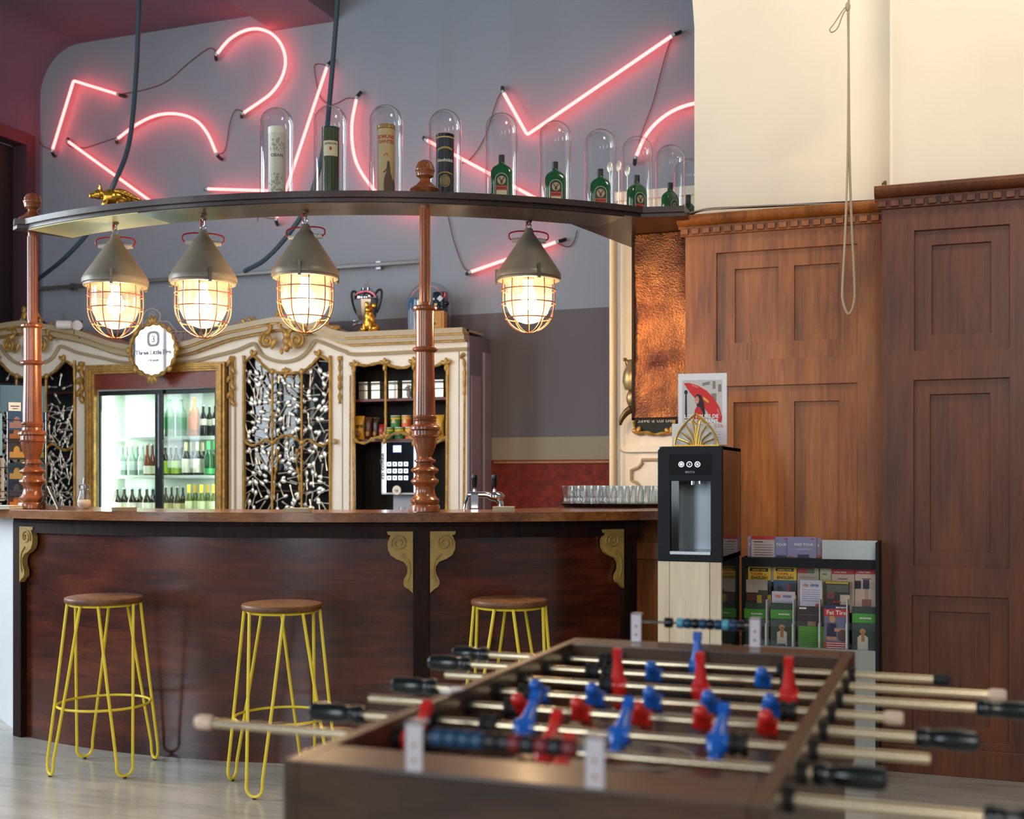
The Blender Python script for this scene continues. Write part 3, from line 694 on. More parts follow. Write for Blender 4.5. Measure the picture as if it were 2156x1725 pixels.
# ---- open cabinet on the right
op = [(745, 1085), (744, 790), (743, 778), (748, 768), (770, 770), (795, 765), (812, 763), (822, 770), (845, 775), (862, 771), (874, 763), (890, 770), (912, 772), (930, 765), (941, 762), (945, 768), (942, 790), (940, 1085)]
oc = thing('open_cabinet', 'cream gilt cabinet with open shelves of tins and a coffee machine', 'cabinet', (cp(845, 1076)[0], YF+.17, 0))
X0, X1 = carcass(oc, 719.5, 985, [[cp(x, y) for x, y in op]])
unit_cornice(oc, 719, 985)
b = B(); wob(b, [c3(x, y, YF-.012) for x, y in op], .011, .2)
for x in (812, 873): wob(b, [c3(x, 765, YF-.01), c3(x, 800, YF-.01), c3(x, 860, YF-.01), c3(x, 928, YF-.01)], .010, .15)
for pts in ([(745, 925), (757, 932), (772, 932), (790, 922), (812, 922)], [(812, 922), (835, 912), (855, 914), (873, 926)], [(873, 926), (895, 934), (920, 932), (941, 918)]):
    wob(b, [c3(x, y, YF-.012) for x, y in pts], .011, .3)
for x, y in ((812, 768), (873, 766), (812, 922), (941, 768), (748, 772), (873, 926)):
    p = cp(x, y)
    for a in (PI/2, PI/2-1, PI/2+1, -PI/2): leafb(b, p, a, .05, .03, YF-.018)
b.obj('gilt_moulding', gold, oc)
b = B(); wob(b, [c3(978, 745, YF-.01), c3(971, 752, YF-.01), c3(977, 765, YF-.01), c3(977, 830, YF-.01)], .011, .3); b.tube([c3(978, 800, YF-.006), c3(976, 1080, YF-.006)], .007, 6); b.obj('carved_drop', gold, oc); b = wob(B(), [c3(737, 790, YF-.006), c3(736, 1000, YF-.006), c3(736, 1080, YF-.006)], .004, .1)
b.obj('carved_drop', gold, oc)
B().box(*sorted((cp(966, 900)[0], cp(967.2, 900)[0])), YF-.002, YF, .95, cp(967, 740)[1]).obj('panel_joint', black, oc)
b = B(); zA, zB = cp(845, 838)[1], cp(845, 924)[1]
for z in (zA, zB): b.box(X0+.02, X1-.02, YF+.04, YF+.33, z-.018, z)
b.obj('shelf', redshelf, oc)
side = mat('side_panel_mauve', (128, 116, 132), .6)
b = B(); b.box(X1-.004, X1+.012, YF, YB-.01, 0, cp(985, 706)[1]); b.obj('side_panel', side, oc)
b = B(); b.box(X1+.012, X1+.018, YF+.03, YF+.2, 0, cp(985, 790)[1]); b.box(X1+.012, X1+.03, YB-.14, YB-.01, 0, cp(985, 735)[1]); b.obj('side_batten', mat('side_panel_light', (164, 146, 156), .6), oc)
# ---- fridge surround: gilt frame and cornice piece
fs = thing('fridge_surround', 'gold picture-frame surround and cream cornice around the drinks fridge', 'frame', (cp(330, 1076)[0], YF+.02, .9))
unit_cornice(fs, 180, 482)
s = seg(TOPC, 180, 482); s = [(180, interp(TOPC, 180))]+s+[(482, interp(TOPC, 482))]
b = B(); b.plate([cp(180, 775), cp(482, 763)]+[cp(x, y+20) for x, y in s[::-1]], [], YF, YF+.03); b.obj('cornice_panel', cream, fs)
b = B()
fo = [(183, 1092), (183, 770), (477, 762), (477, 1092)]
for k, (dx, yo) in enumerate(((0, .03), (5, .045), (9, .035), (14, .025))):
    f_ = [(183+dx, 1092), (183+dx, 770+dx), (477-dx, 762+dx), (477-dx, 1092)]; g_ = [(183+dx+5, 1092), (183+dx+5, 770+dx+5), (477-dx-5, 762+dx+5), (477-dx-5, 1092)]
    b.plate([cp(*p) for p in f_]+[cp(*p) for p in g_[::-1]], [], YF-yo, YF+.02)
b.obj('gilt_frame', gold, fs, bevel=.003)
b = B(); b.plate([cp(199, 821), cp(462, 815), cp(462, 781), cp(199, 788)], [], YF-.004, YF+.01); b.obj('fascia', wood('fascia_mahogany', (92, 34, 22), (128, 52, 34), (150, 66, 44), .35, .3, (1, 1, 8)), fs)
# ---- fridge
fr = thing('drinks_fridge', 'lit drinks fridge with two black framed sliding glass doors', 'fridge', (cp(330, 1076)[0], YF+.18, 0))
fx0, fx1 = cp(203, 1000)[0], cp(460, 1000)[0]; fzt, fzb = cp(330, 820)[1], .92
lin_in = mat('fridge_lining', (196, 204, 200), .5)
b = B(); b.box(fx0-.02, fx0, YF+.02, 8.03, fzb, fzt+.03); b.box(fx1, fx1+.02, YF+.02, 8.03, fzb, fzt+.03); b.box(fx0, fx1, YF+.02, 8.03, fzt, fzt+.03); b.box(fx0, fx1, 8.01, 8.03, fzb, fzt)
b.box(fx0-.02, fx1+.02, YF+.02, 8.03, 0, fzb); b.obj('cabinet_body', lin_in, fr)
shz = [cp(330, 918)[1], cp(330, 1001)[1], cp(330, 1085)[1]]
for z in shz: B().box(fx0+.01, fx1-.01, YF+.15, 8.0, z-.024, z).obj('shelf', mat('fridge_shelf', (244, 250, 246), .5), fr, bevel=.003)
b = B(); xg = cp(228, 1000, YF+.10)[0]; b.cyl(.022, cp(228, 1085)[1], cp(228, 865)[1], (xg, YF+.10, 0), 12); b.obj('light_tube', emit('fridge_tube', (.93, 1, .80), 9), fr)
for x_, dx_, e_ in ((fx0+.02, .5, 2.4), (fx1-.015, -.6, 1.8)):
    l = bpy.data.lights.new('fridge_light', 'AREA'); l.shape = 'RECTANGLE'; l.size = .05; l.size_y = .9; l.energy = e_; l.color = (.93, 1, .84)
    o = bpy.data.objects.new('fridge_light', l); C.objects.link(o); o.location = (x_, YF+.13, 1.5); o.rotation_euler = Vector((dx_, .6, 0)).to_track_quat('-Z', 'Y').to_euler()
l = bpy.data.lights.new('fridge_light', 'AREA'); l.shape = 'RECTANGLE'; l.size = 1.1; l.size_y = .06; l.energy = 2; l.color = (.93, 1, .84)
o = bpy.data.objects.new('fridge_light', l); C.objects.link(o); o.location = ((fx0+fx1)/2, YF+.12, fzt-.02)
l = bpy.data.lights.new('fridge_light', 'AREA'); l.shape = 'RECTANGLE'; l.size = 1.0; l.size_y = .05; l.energy = 1.4; l.color = (.93, 1, .84)
o = bpy.data.objects.new('fridge_light', l); C.objects.link(o); o.location = ((fx0+fx1)/2, YF+.10, shz[0]-.03)
l = l.copy(); o = bpy.data.objects.new('fridge_light', l); C.objects.link(o); o.location = ((fx0+fx1)/2, YF+.10, shz[1]-.03)
def fdoor(xa_, xb_, Y, name='sliding_door'):
    a = cp(xa_, 1000, Y)[0]; c = cp(xb_, 1000, Y)[0]
    b = B(); b.plate([(a, .93), (c, .93), (c, fzt), (a, fzt)], [[(a+.04, .95), (a+.04, fzt-.035), (c-.035, fzt-.035), (c-.035, .95)]], Y, Y+.02)
    d = b.obj(name, black, fr, bevel=.003)
    B().box(a+.04, c-.035, Y+.008, Y+.011, .95, fzt-.035).obj('glass_pane', doorg, d)
fdoor(203, 342, YF+.03); fdoor(326, 460, YF+.055)
# ---- bottles in the fridge
def bottle_proto(name, cat_, h, r, gm, lm, cm, neck=.34, neckr=.36, labz=(.12, .45), foil=None, capm=None, kind='long'):
    t = bpy.data.objects.new(name, None); C.objects.link(t); t['category'] = cat_
    pr = [(0, 0), (r*.9, 0), (r, .008), (r, h*(1-neck)*.86), (r*.82, h*(1-neck)), (r*neckr, h*(1-neck*.62)), (r*neckr, h*.97), (r*neckr*1.1, h*.975), (r*neckr*1.1, h), (0, h)]
    b = B().lathe(pr, n=16); b.obj('glass', gm, t, world=False)
    if lm: B().lathe([(r*1.015, h*labz[0]), (r*1.015, h*labz[1])], n=16).obj('label', lm, t, world=False)
    B().lathe([(r*neckr*1.2, h*(.955 if not foil else foil)), (r*neckr*1.25, h*.965 if not foil else h*.9), (r*neckr*1.25, h*1.004), (0, h*1.006)], n=14).obj('cap', cm, t, world=False)
    return t
brown = bottleglass('brown_glass', (46, 22, 8)); greeng = bottleglass('green_glass', (18, 84, 34)); clearb = bottleglass('pale_bottle_glass', (188, 214, 204)); darkb = bottleglass('dark_bottle_glass', (12, 16, 14))
lw_ = mat('label_white', (232, 230, 214), .6); lgrn = mat('label_lime', (160, 196, 62), .6); capw = mat('cap_silver', (200, 204, 206), .3, .8); capy = mat('cap_yellow', (226, 188, 54), .4)
labgreen = mat('label_green', (30, 140, 70), .5); laborange = mat('label_orange', (236, 112, 24), .5); capblue = mat('cap_blue', (60, 120, 200), .4); caporange = mat('cap_orange', (240, 120, 40), .4)
Yb = YF+.195
def shelf_of(i): return shz[i]+.0005
def put(proto, first, x, sh, label, group, Y=Yb):
    X = cp(x, 1000, Y)[0]; loc = (X, Y, shelf_of(sh))
    if first: o = proto; o.location = loc; o['label'] = label; o['group'] = group
    else: o = dup(proto, loc, 0, label, group)
    return o
def row(proto, xs, sh, fmt, group):
    for i, x in enumerate(xs): put(proto, i == 0, x, sh, fmt % ORD[i], group, Yb+(.078 if i % 2 else 0))
fz = 'bottles in the drinks fridge'
H = lambda px: px*9.25/F
row(bottle_proto('soda_bottle', 'bottle', H(80), .043, bottleglass('lemonade_glass', (150, 190, 160)), labgreen, mat('cap_green', (40, 150, 90)), .3, .3, (.2, .52)), (356, 382), 0, 'green-labelled lemonade bottle, %s from the left on the top fridge shelf', fz)
o = bottle_proto('soda_bottle', 'bottle', H(82), .043, bottleglass('orangeade', (226, 130, 50)), laborange, caporange, .3, .3, (.18, .52)); put(o, 1, 409, 0, 'orangeade bottle with an orange label on the top fridge shelf', fz)
row(bottle_proto('cola_bottle', 'bottle', H(66), .028, darkb, lw_, capw, .35, .34, (.35, .55)), (428, 441, 453), 0, 'slim dark cola bottle, %s right of the orangeade in the fridge', fz)
row(bottle_proto('beer_bottle', 'bottle', H(62), .031, brown, lgrn, capw, .38, .34, (.06, .5)), (348, 359, 370, 381), 1, 'brown beer bottle with lime label, %s from the left on the middle shelf', fz)
row(bottle_proto('beer_bottle', 'bottle', H(70), .033, darkb, lw_, mat('gold_foil', (196, 186, 150), .35, .6), .38, .36, (.08, .5), foil=.66), (392, 404, 416, 427), 1, 'dark beer bottle with pale foil neck, %s of its row in the fridge', fz)
row(bottle_proto('beer_bottle', 'bottle', H(72), .034, greeng, mat('label_beer_green', (60, 150, 80), .5), mat('green_foil', (80, 190, 110), .35, .3), .36, .36, (.04, .2), foil=.66), (439, 452), 1, 'green glass beer bottle, %s at the right end of the middle shelf', fz)
row(bottle_proto('water_bottle', 'bottle', H(64), .032, clearb, mat('label_pale', (220, 232, 232)), mat('cap_white', (225, 230, 232)), .36, .36, (.18, .48)), (256, 266, 277, 288, 299), 1, 'clear water bottle, %s from the left on the middle fridge shelf', fz)
row(bottle_proto('juice_bottle', 'bottle', H(68), .031, bottleglass('amber_glass', (128, 52, 10)), lw_, capw, .5, .36, (.05, .3)), (310, 321), 1, 'slender amber bottle, %s beside the black door frame in the fridge', fz)
row(bottle_proto('beer_bottle', 'bottle', H(56), .035, bottleglass('dark_brown_glass', (40, 26, 14)), lw_, mat('cap_pale_blue', (170, 200, 210), .4), .4, .36, (.06, .44)), (246, 262, 278, 294, 309, 322), 2, 'stubby brown bottle with white label, %s from the left on the bottom shelf', fz)
row(bottle_proto('tonic_bottle', 'bottle', H(60), .028, bottleglass('olive_glass', (60, 58, 34)), mat('label_cream', (214, 196, 150)), capw, .42, .34, (.1, .4)), (349, 361, 373, 385), 2, 'small olive tonic bottle with cream label, %s of its row in the fridge', fz)
row(bottle_proto('shandy_bottle', 'bottle', H(64), .030, bottleglass('yellow_glass', (96, 110, 40)), mat('label_yellow_green', (220, 224, 180)), capy, .4, .4, (.06, .45), foil=.72), (398, 411, 424, 437, 450), 2, 'bottle with bright yellow capped neck, %s of its row in the fridge', fz)
# ---- mirror sign
mc = onY(323, 737, YF-.125); hw, hh = 60*mc.length/F*.0+ .205, .195
ms = thing('mirror_sign', 'oval gilt mirror with frosted lettering hung over the fridge', 'mirror', (mc.x, mc.y, mc.z))
mirr = mat('mirror_glass', (240, 240, 240), .03, 1); el = [(hw*math.cos(2*PI*i/40), hh*math.sin(2*PI*i/40)) for i in range(40)]
B().plate(el, [], -.002, .02).obj('mirror', mirr, ms, world=False)
b = B(); b.mx = Matrix.Identity(4)
wob(b, [(hw*1.03*math.cos(2*PI*i/24), -.008, hh*1.04*math.sin(2*PI*i/24)) for i in range(25)], .014, .3)
for k in (PI/2, -PI/2, PI/4, 3*PI/4, -PI/4, -3*PI/4, 0, PI):
    big = abs(abs(k)-PI/2) < .01
    for da in (-.7, 0, .7): leafb(b, (hw*1.0*math.cos(k), hh*1.0*math.sin(k)), k+da*(1 if big else .5), .07 if big else .04, .036, -.015)
b.obj('carved_frame', gold, ms, world=False)
frost = mat('frosted_letters', (176, 178, 188), .7)
b = B(); b.plate([(.058*math.copysign(abs(math.cos(t))**.6, math.cos(t)), .085+.062*math.copysign(abs(math.sin(t))**.6, math.sin(t))) for t in [2*PI*i/32 for i in range(32)]], [[(.034*math.copysign(abs(math.cos(t))**.6, math.cos(t)), .085+.04*math.copysign(abs(math.sin(t))**.6, math.sin(t))) for t in [-2*PI*i/32 for i in range(32)]]], -.004, -.002)
b.obj('emblem', frost, ms, world=False)
text('3', .075, (0, -.0045, .058), frost, ms, bold=.002, world=False)
text('Three Little Pigs', .050, (0, -.0045, -.035), frost, ms, bold=.002, world=False)
text('Hostel', .036, (0, -.0045, -.09), frost, ms, bold=.001, world=False)
# ---- things in the open cabinet
tinm = mat('tin_canister', (206, 200, 186), .28, .7); tinb = mat('canister_band', (96, 78, 52), .4, .4)
zA += .0008; zB += .0008; Yi = YF+.12
def bandtin(b, w_, h, z): b.box(-w_/2, w_/2, -w_/2, w_/2, z, z+h)
ct_ = bpy.data.objects.new('storage_tin', None); C.objects.link(ct_); ct_['category'] = 'tin'
b = B().box(-.037, .037, -.037, .037, 0, .115); b.obj('body', tinm, ct_, world=False, bevel=.006)
b = B().box(-.0375, .0375, -.0375, .0375, .118, .132); b.obj('lid', tinm, ct_, world=False, bevel=.004)
b = B(); b.box(-.038, .038, -.038, .038, .062, .070); b.box(-.038, .038, -.038, .038, .104, .108); b.obj('band', tinb, ct_, world=False)
for i, x in enumerate((769, 795, 832, 861, 928)):
    X = cp(x, 800, Yi)[0]; lab = 'square metal storage tin, %s from the left on the upper cabinet shelf' % ORD[i]
    if i == 0: ct_.location = (X, Yi, zA); ct_['label'] = lab; ct_['group'] = 'storage tins in the cabinet'
    else: dup(ct_, (X, Yi, zA), 0, lab, 'storage tins in the cabinet')
def can(x, z, m1, label, proto=None, h=.078):
    X = cp(x, 880, Yi)[0]; Yc = Yi-.04
    t = thing('crisps_tube', label, 'snack can', (X, Yc, z), 0, 'snack cans in the cabinet')
    B().cyl(.036, 0, h, n=20).obj('tube', m1, t, world=False); B().cyl(.037, h, h+.007, n=20).obj('lid', mat('lid_clear', (200, 210, 200), .3), t, world=False)
    b = B(); b.ell((0, -.0355, h*.52), (.013, .003, .016)); b.ell((-.009, -.0365, h*.42), (.011, .003, .004)); b.ell((.009, -.0365, h*.42), (.011, .003, .004)); b.obj('printed_face', mat('print_cream', (236, 220, 170), .5), t, world=False)
    b = B(); b.lathe([(.0364, h*.72), (.0364, h*.9)], n=20); b.obj('printed_band', mat('print_yellow', (226, 196, 60), .5), t, world=False)
cg = mat('can_green', (54, 140, 70), .4); co = mat('can_orange', (230, 110, 50), .4); cr_ = mat('can_red', (190, 50, 40), .4)
can(824, zB, cg, 'green snack can, leftmost in the lower layer of the cabinet'); can(846, zB, cg, 'green snack can in the lower layer, right of another green one')
can(868, zB, co, 'orange snack can in the lower layer behind the column'); can(838, zB+.086, cg, 'green snack can on top of the other green ones'); can(861, zB+.086, co, 'orange snack can on top, half behind the column')
def bag(x, m1, label, w_, h, words=None, tw=0):
    X = cp(x, 900, Yi)[0]; t = thing('snack_bag', label, 'snack bag', (X, Yi-.03, zB), tw, 'snack bags in the cabinet')
    b = B(); g = []
    for j in range(9):
        v = j/8; th = .028*math.sin(PI*v)**.5 if 0 < j < 8 else .001; row_ = []
        for i in range(12):
            a = 2*PI*i/12; row_.append(b.v(((w_/2*(1-.08*math.sin(PI*v)))*math.copysign(abs(math.cos(a))**.7, math.cos(a)), th*math.sin(a)+random.uniform(-.002, .002), h*v)))
        g.append(row_)
    for j in range(8):
        for i in range(12): b.f([g[j][i], g[j][(i+1) % 12], g[j+1][(i+1) % 12], g[j+1][i]])
    b.f(g[0]); b.f(g[-1]); b.obj('bag', m1, t, world=False)
    B().box(-w_/2, w_/2, -.002, .002, h-.012, h).obj('top_seal', m1, t, world=False)
    if words: text(words, .05, (0, -.034, h*.48), mat('print_dark', (30, 24, 20)), t, bold=.001, world=False)
    B().ell((0, -.028, h*.25), (w_*.3, .008, h*.13)).obj('printed_snack', mat('print_tan', (160, 110, 50), .5), t, world=False)
bag(761, mat('bag_yellow', (222, 170, 48), .35), 'yellow snack bag at the left of the lower cabinet shelf', .085, .175, 'bern')
bag(780.5, mat('bag_brown', (92, 52, 30), .35), 'brown snack bag beside the yellow one in the cabinet', .056, .165, None, .1)
bag(797, mat('bag_black', (60, 40, 30), .35), 'dark snack bag just left of the red one', .05, .16, None, -.1)
bag(809, mat('bag_red', (170, 34, 34), .35), 'low red snack bag beside the green cans', .05, .11)
bag(929, MATS['bag_yellow'], 'yellow snack bag right of the column in the cabinet', .075, .17, None, .1)
X = cp(864, 830, Yi-.06)[0]
t = thing('toy_mouse', 'small grey mouse figurine in front of the tins', 'figurine', (X, Yi-.085, zA))
b = B(); b.ell((0, 0, .03), (.018, .016, .03)); b.ell((-.008, -.006, .066), (.02, .017, .017)); b.ell((-.03, -.008, .06), (.012, .009, .008)); b.obj('body', mat('mouse_grey', (140, 136, 132), .7), t, world=False)
b = B(); b.ell((.006, 0, .085), (.009, .004, .01)); b.ell((-.01, .004, .086), (.009, .004, .01)); b.obj('ears', mat('mouse_pink', (176, 140, 140), .7), t, world=False)
B().ell((-.041, -.008, .06), (.004, .004, .004), 8, 6).obj('nose', black, t, world=False)
# ---- coffee machine
Ym = YF+.06; xl, xr = cp(802, 1000, Ym)[0], cp(876, 1000, Ym)[0]; W = xr-xl; z0 = cp(840, 1078, Ym)[1]-.05; zm = cp(840, 1036, Ym)[1]; zt_ = cp(840, 928, Ym)[1]
cmn = thing('coffee_machine', 'white coffee machine with a glowing black keypad in the cabinet', 'coffee machine', ((xl+xr)/2, Ym+.12, z0))
b = B().box(xl, xr, Ym, Ym+.25, zm-.02, zt_); b.obj('housing', white, cmn, bevel=.012)
b = B().box(xl+.04, xr-.02, Ym+.12, Ym+.25, z0, zm); b.box(xl+.03, xr-.01, Ym+.0, Ym+.25, z0, z0+.03); b.obj('base', mat('base_grey', (170, 176, 186), .4), cmn, bevel=.004)
B().box(xl+.045, xr-.012, Ym-.012, Ym+.001, zm-.005, zt_-.012).obj('keypad_panel', gblack, cmn, bevel=.004)
b = B(); b.box(xl+.036, xl+.043, Ym-.008, Ym, zm, zt_-.02); b.box(xr-.010, xr-.003, Ym-.008, Ym, zm, zt_-.02); b.obj('light_strip', emit('machine_light', (.75, .88, 1), 7), cmn)
for r_ in range(3):
    for c_ in range(4):
        x = xl+.058+c_*.045; z = zt_-.155-r_*.05
        kb = B().box(x, x+.031, Ym-.016, Ym-.011, z-.031, z).obj('key', emit('key_light', (.70, .82, 1), 1.3) if r_+c_ == 0 else MATS['key_light'], cmn)
        B().box(x+.008, x+.023, Ym-.017, Ym-.016, z-.020, z-.010).obj('key_symbol', mat('key_print', (60, 66, 80)), kb)
b = B().box(xl+.105, xl+.17, Ym-.014, Ym-.011, zt_-.085, zt_-.035); b.obj('display', emit('display_light', (.30, .34, .95), 1.6), cmn)
text('B', .035, (xl+.1375, Ym-.0165, zt_-.073), emit('display_white', (.9, .92, 1), 1.6), cmn, bold=.002)
b = B(); b.mx = Matrix.Translation((xl+.135, Ym-.014, zm+.012)) @ Matrix.Rotation(PI/2, 4, 'X'); b.cyl(.034, -.002, .004, n=28); b.obj('badge', cream, cmn)
text('cp', .032, (xl+.135, Ym-.021, zm+.003), MATS['print_dark'], cmn)
# sideways maker's lettering on the housing
cu = text('cp coffee', .052, (0, 0, 0), mat('print_grey', (70, 74, 80)), None, bold=.001)
me = cu.data; 
for v in me.vertices:
    x, y, z = v.co; v.co = (xl+.029-z, Ym-.0005+y, (zm+zt_)/2+x) 
M_ = Matrix.Translation(cmn.location).inverted(); me.transform(M_); cu.parent = cmn
B().cyl(.03, z0+.03, z0+.085, (xl+.16, Ym+.03, 0), 20, .026).obj('cup_stand', clear, cmn)
# ================================================================= pendant lamps
def pendant_proto():
    t = bpy.data.objects.new('pendant_lamp', None); C.objects.link(t); t['category'] = 'lamp'
    b = B().lathe([(0, .236), (.018, .236), (.022, .226), (.026, .210), (.036, .198), (.146, .035), (.152, .022), (.156, .016), (.156, -.004), (.150, -.008), (.150, -.016), (.138, -.018), (.137, .01), (.03, .19), (0, .192)], n=40)
    sh = b.obj('shade', lampgrey, t, world=False)
    for k in range(3):
        a = 2*PI*k/3-PI/2+.2; b = B()
        b.mx = Matrix.Rotation(a, 4, 'Z'); b.box(.148, .164, -.006, .006, -.02, .045); b.cyl(.008, -.026, -.018, (.157, 0, 0), 10)
        b.obj('clip', mat('clip_steel', (96, 90, 80), .4, .6), sh, world=False)
    b = B().lathe([(.112, -.012), (.112, -.105), (.106, -.14), (.09, -.175), (.06, -.205), (.025, -.219), (0, -.222)], n=32); b.obj('glass_globe', cageg, t, world=False)
    # cage
    cp_ = [(.128, -.012), (.130, -.06), (.130, -.12), (.124, -.165), (.104, -.21), (.07, -.243), (.03, -.262), (0, -.266)]
    b = B(); r_ = .0028
    for k in range(5):
        a = PI*k/5+.18
        pts = [(x*math.cos(a), x*math.sin(a), z) for x, z in cp_[:-1]]+[(0, 0, -.266)]+[(-x*math.cos(a), -x*math.sin(a), z) for x, z in cp_[-2::-1]]
        b.tube(cat(pts, 3), r_, 6)
    for x, z in ((.131, -.062), (.130, -.125), (.112, -.197)):
        b.tube([(x*math.cos(2*PI*i/32), x*math.sin(2*PI*i/32), z) for i in range(32)], r_, 6, closed=True)
    b.obj('wire_cage', copperwire, t, world=False)
    b = B().lathe([(0, -.01), (.018, -.01), (.022, -.05), (.038, -.085), (.040, -.115), (.030, -.14), (0, -.155)], n=20); b.obj('bulb', bulbm, t, world=False)
    B().cyl(.025, -.012, .02, n=20).obj('socket', white, t, world=False)
    for s_ in (-1, 1):
        b = B(); b.mx = Matrix.Translation((s_*.036, 0, .178)) @ Matrix.Rotation(s_*PI/2, 4, 'Y'); b.cyl(.014, 0, .026, n=12); b.cyl(.011, .026, .046, n=12)
        b.obj('cable_gland', mat('gland_plastic', (186, 180, 168), .5), t, world=False)
    for s_ in (-1, 1):
        b = B().tube(cat([(s_*.080, 0, .178), (s_*.094, 0, .190), (s_*.09, 0, .212), (s_*.055, 0, .222), (s_*.02, 0, .224)]), .0038, 6); b.obj('red_lead', red, t, world=False)
    b = B(); b.tube([(.012*math.cos(a), 0, .249+.014*math.sin(a)) for a in [2*PI*i/14 for i in range(14)]], .003, 6, closed=True); b.obj('hanging_ring', chrome, t, world=False)
    return t
lamps = [(243, 597, 5.70, 'leftmost of the caged pendant lamps, hung on a longer chain under the pale shelf end'),
         (428, 592, 5.52, 'caged grey pendant lamp, second from the left under the shelf'),
         (643, 580, 5.46, 'caged grey pendant lamp over the crest of the spoon cabinet'),
         (1113, 585, 5.66, 'caged grey pendant lamp hanging alone right of the middle column')]
pl = pendant_proto(); zu = ZS-.0507
for i, (x, y, d, lab) in enumerate(lamps):
    p = atd(x, y, d)
    if i == 0: o = pl; o.location = p; o.rotation_euler.z = .1; o['label'] = lab; o['group'] = 'caged pendant lamps over the bar'
    else: o = dup(pl, p, (.1, .5, 1.1, -.35)[i], lab, 'caged pendant lamps over the bar')
    o.rotation_euler.z = TH+(0, .25, -.2, .1)[i]
    z0 = p.z+.261; b = B(); n = max(1, round((zu-.02-z0)/.022)); st = (zu-.012-z0)/n
    for k in range(n):
        zc = z0+st*(k+.5); c = Matrix.Translation((p.x, p.y, zc)) @ Matrix.Rotation(PI/2*k, 4, 'Z'); b.mx = c
        b.tube([(.0075*math.cos(a), 0, (st*.5+.004)*math.sin(a)) for a in [2*PI*j/12 for j in range(12)]], .0024, 5, closed=True)
    b.mx = Matrix.Identity(4)
    b.obj('chain', chrome, o)
    b = B(); b.cyl(.016, zu-.008, zu-.0008, (p.x, p.y, 0), 14); b.tube([(p.x+.009*math.cos(a), p.y, zu-.014+.009*math.sin(a)) for a in [2*PI*j/12 for j in range(12)]], .0024, 5, closed=True); b.obj('ceiling_hook', mat('clip_steel', (96, 90, 80)), o)
    b = B(); b.tube(cat([(p.x-.012, p.y, p.z+.23), (p.x-.012, p.y-.004, z0+.02), (p.x-.006, p.y-.006, zu-.02), (p.x-.006, p.y, zu-.002)]), .0032, 6); b.obj('red_lead', red, o)
    l = bpy.data.lights.new('lamp_light', 'POINT'); l.energy = 8; l.color = (1, .74, .46); l.shadow_soft_size = .05
    q_ = bpy.data.objects.new('lamp_light', l); C.objects.link(q_); q_.parent = o; q_.location = (0, 0, -.17)

# ================================================================= glass domes and what stands under them
ztop = ZS+.0008
def dome_proto():
    b = B(); r_, h = .0785, .44
    pr = [(r_+.002, 0), (r_+.0035, .003), (r_, .007), (r_, h-r_)]+[(r_*math.cos(a), h-r_+r_*math.sin(a)) for a in [PI/2*i/10 for i in range(1, 10)]]+[(0, h)]
    b.lathe(pr, n=40); o = b.obj('glass_dome', domeg); o['category'] = 'glass dome'; return o
dd = [(583, 5.50), (696, 5.47), (813, 5.46), (937, 5.53), (1056, 5.58), (1169, 5.70), (1264, 5.83), (1341, 5.95), (1411, 6.10), (1449, 6.36)]
inn = ['the cream tube', 'the dark green tube', 'the tan tube with a red title', 'the navy and gold tube', 'the green bottle nearest the middle column', 'the second green bottle from the column', 'the third green bottle from the column', 'the fourth green bottle from the column', 'the fifth green bottle from the column', 'the green bottle half hidden by the plaster wall']
dp = dome_proto(); spots = []
for i, (x, d) in enumerate(dd):
    p = atd(x, 400, d); p.z = ztop; spots.append(p)
    lab = 'clear glass dome over '+inn[i]
    if i == 0: dp.location = p; dp['label'] = lab; dp['group'] = 'glass domes on the shelf'
    else: o = dup(dp, p, 0, lab, 'glass domes on the shelf')
ink = mat('print_dark', (30, 24, 20)); goldp = mat('print_gold', (190, 156, 92), .4, .3)
def facing(p): return math.atan2(p.y, p.x)-PI/2       # turn the front towards the hall
def tin(i, h, r, m1, label, deco):
    p = spots[i]; t = thing('whisky_tube', label, 'tube', p, 0, None); t.rotation_euler.z = facing(p)
    B().lathe([(0, 0), (r, 0), (r, h), (0, h)], n=32).obj('tube', m1, t, world=False); deco(t, h, r); return t
def d0(t, h, r):
    b = B(); b.lathe([(r*1.01, h-.03), (r*1.02, h-.028), (r*1.02, h), (0, h+.001)], n=32); b.obj('lid', mat('tube_cream', (226, 218, 196), .5), t, world=False)
    text('OBAN', .022, (0, -r-.0006, h*.585), ink, t, wrap=r+.0006, world=False)
    g = mat('print_grey_brown', (164, 154, 134), .6); b = B(); random.seed(2)
    for k in range(90):
        z = h*(.67+.16*random.random()) if k < 40 else h*(.12+.24*random.random()); a = random.gauss(.05, .45); w_ = random.uniform(.002, .006)
        b.ell((r*math.sin(a), -r*math.cos(a), z), (w_, .0012, random.uniform(.002, .007)), 8, 5, Matrix.Rotation(a, 4, 'Z'))
    b.obj('printed_landscape', g, t, world=False)
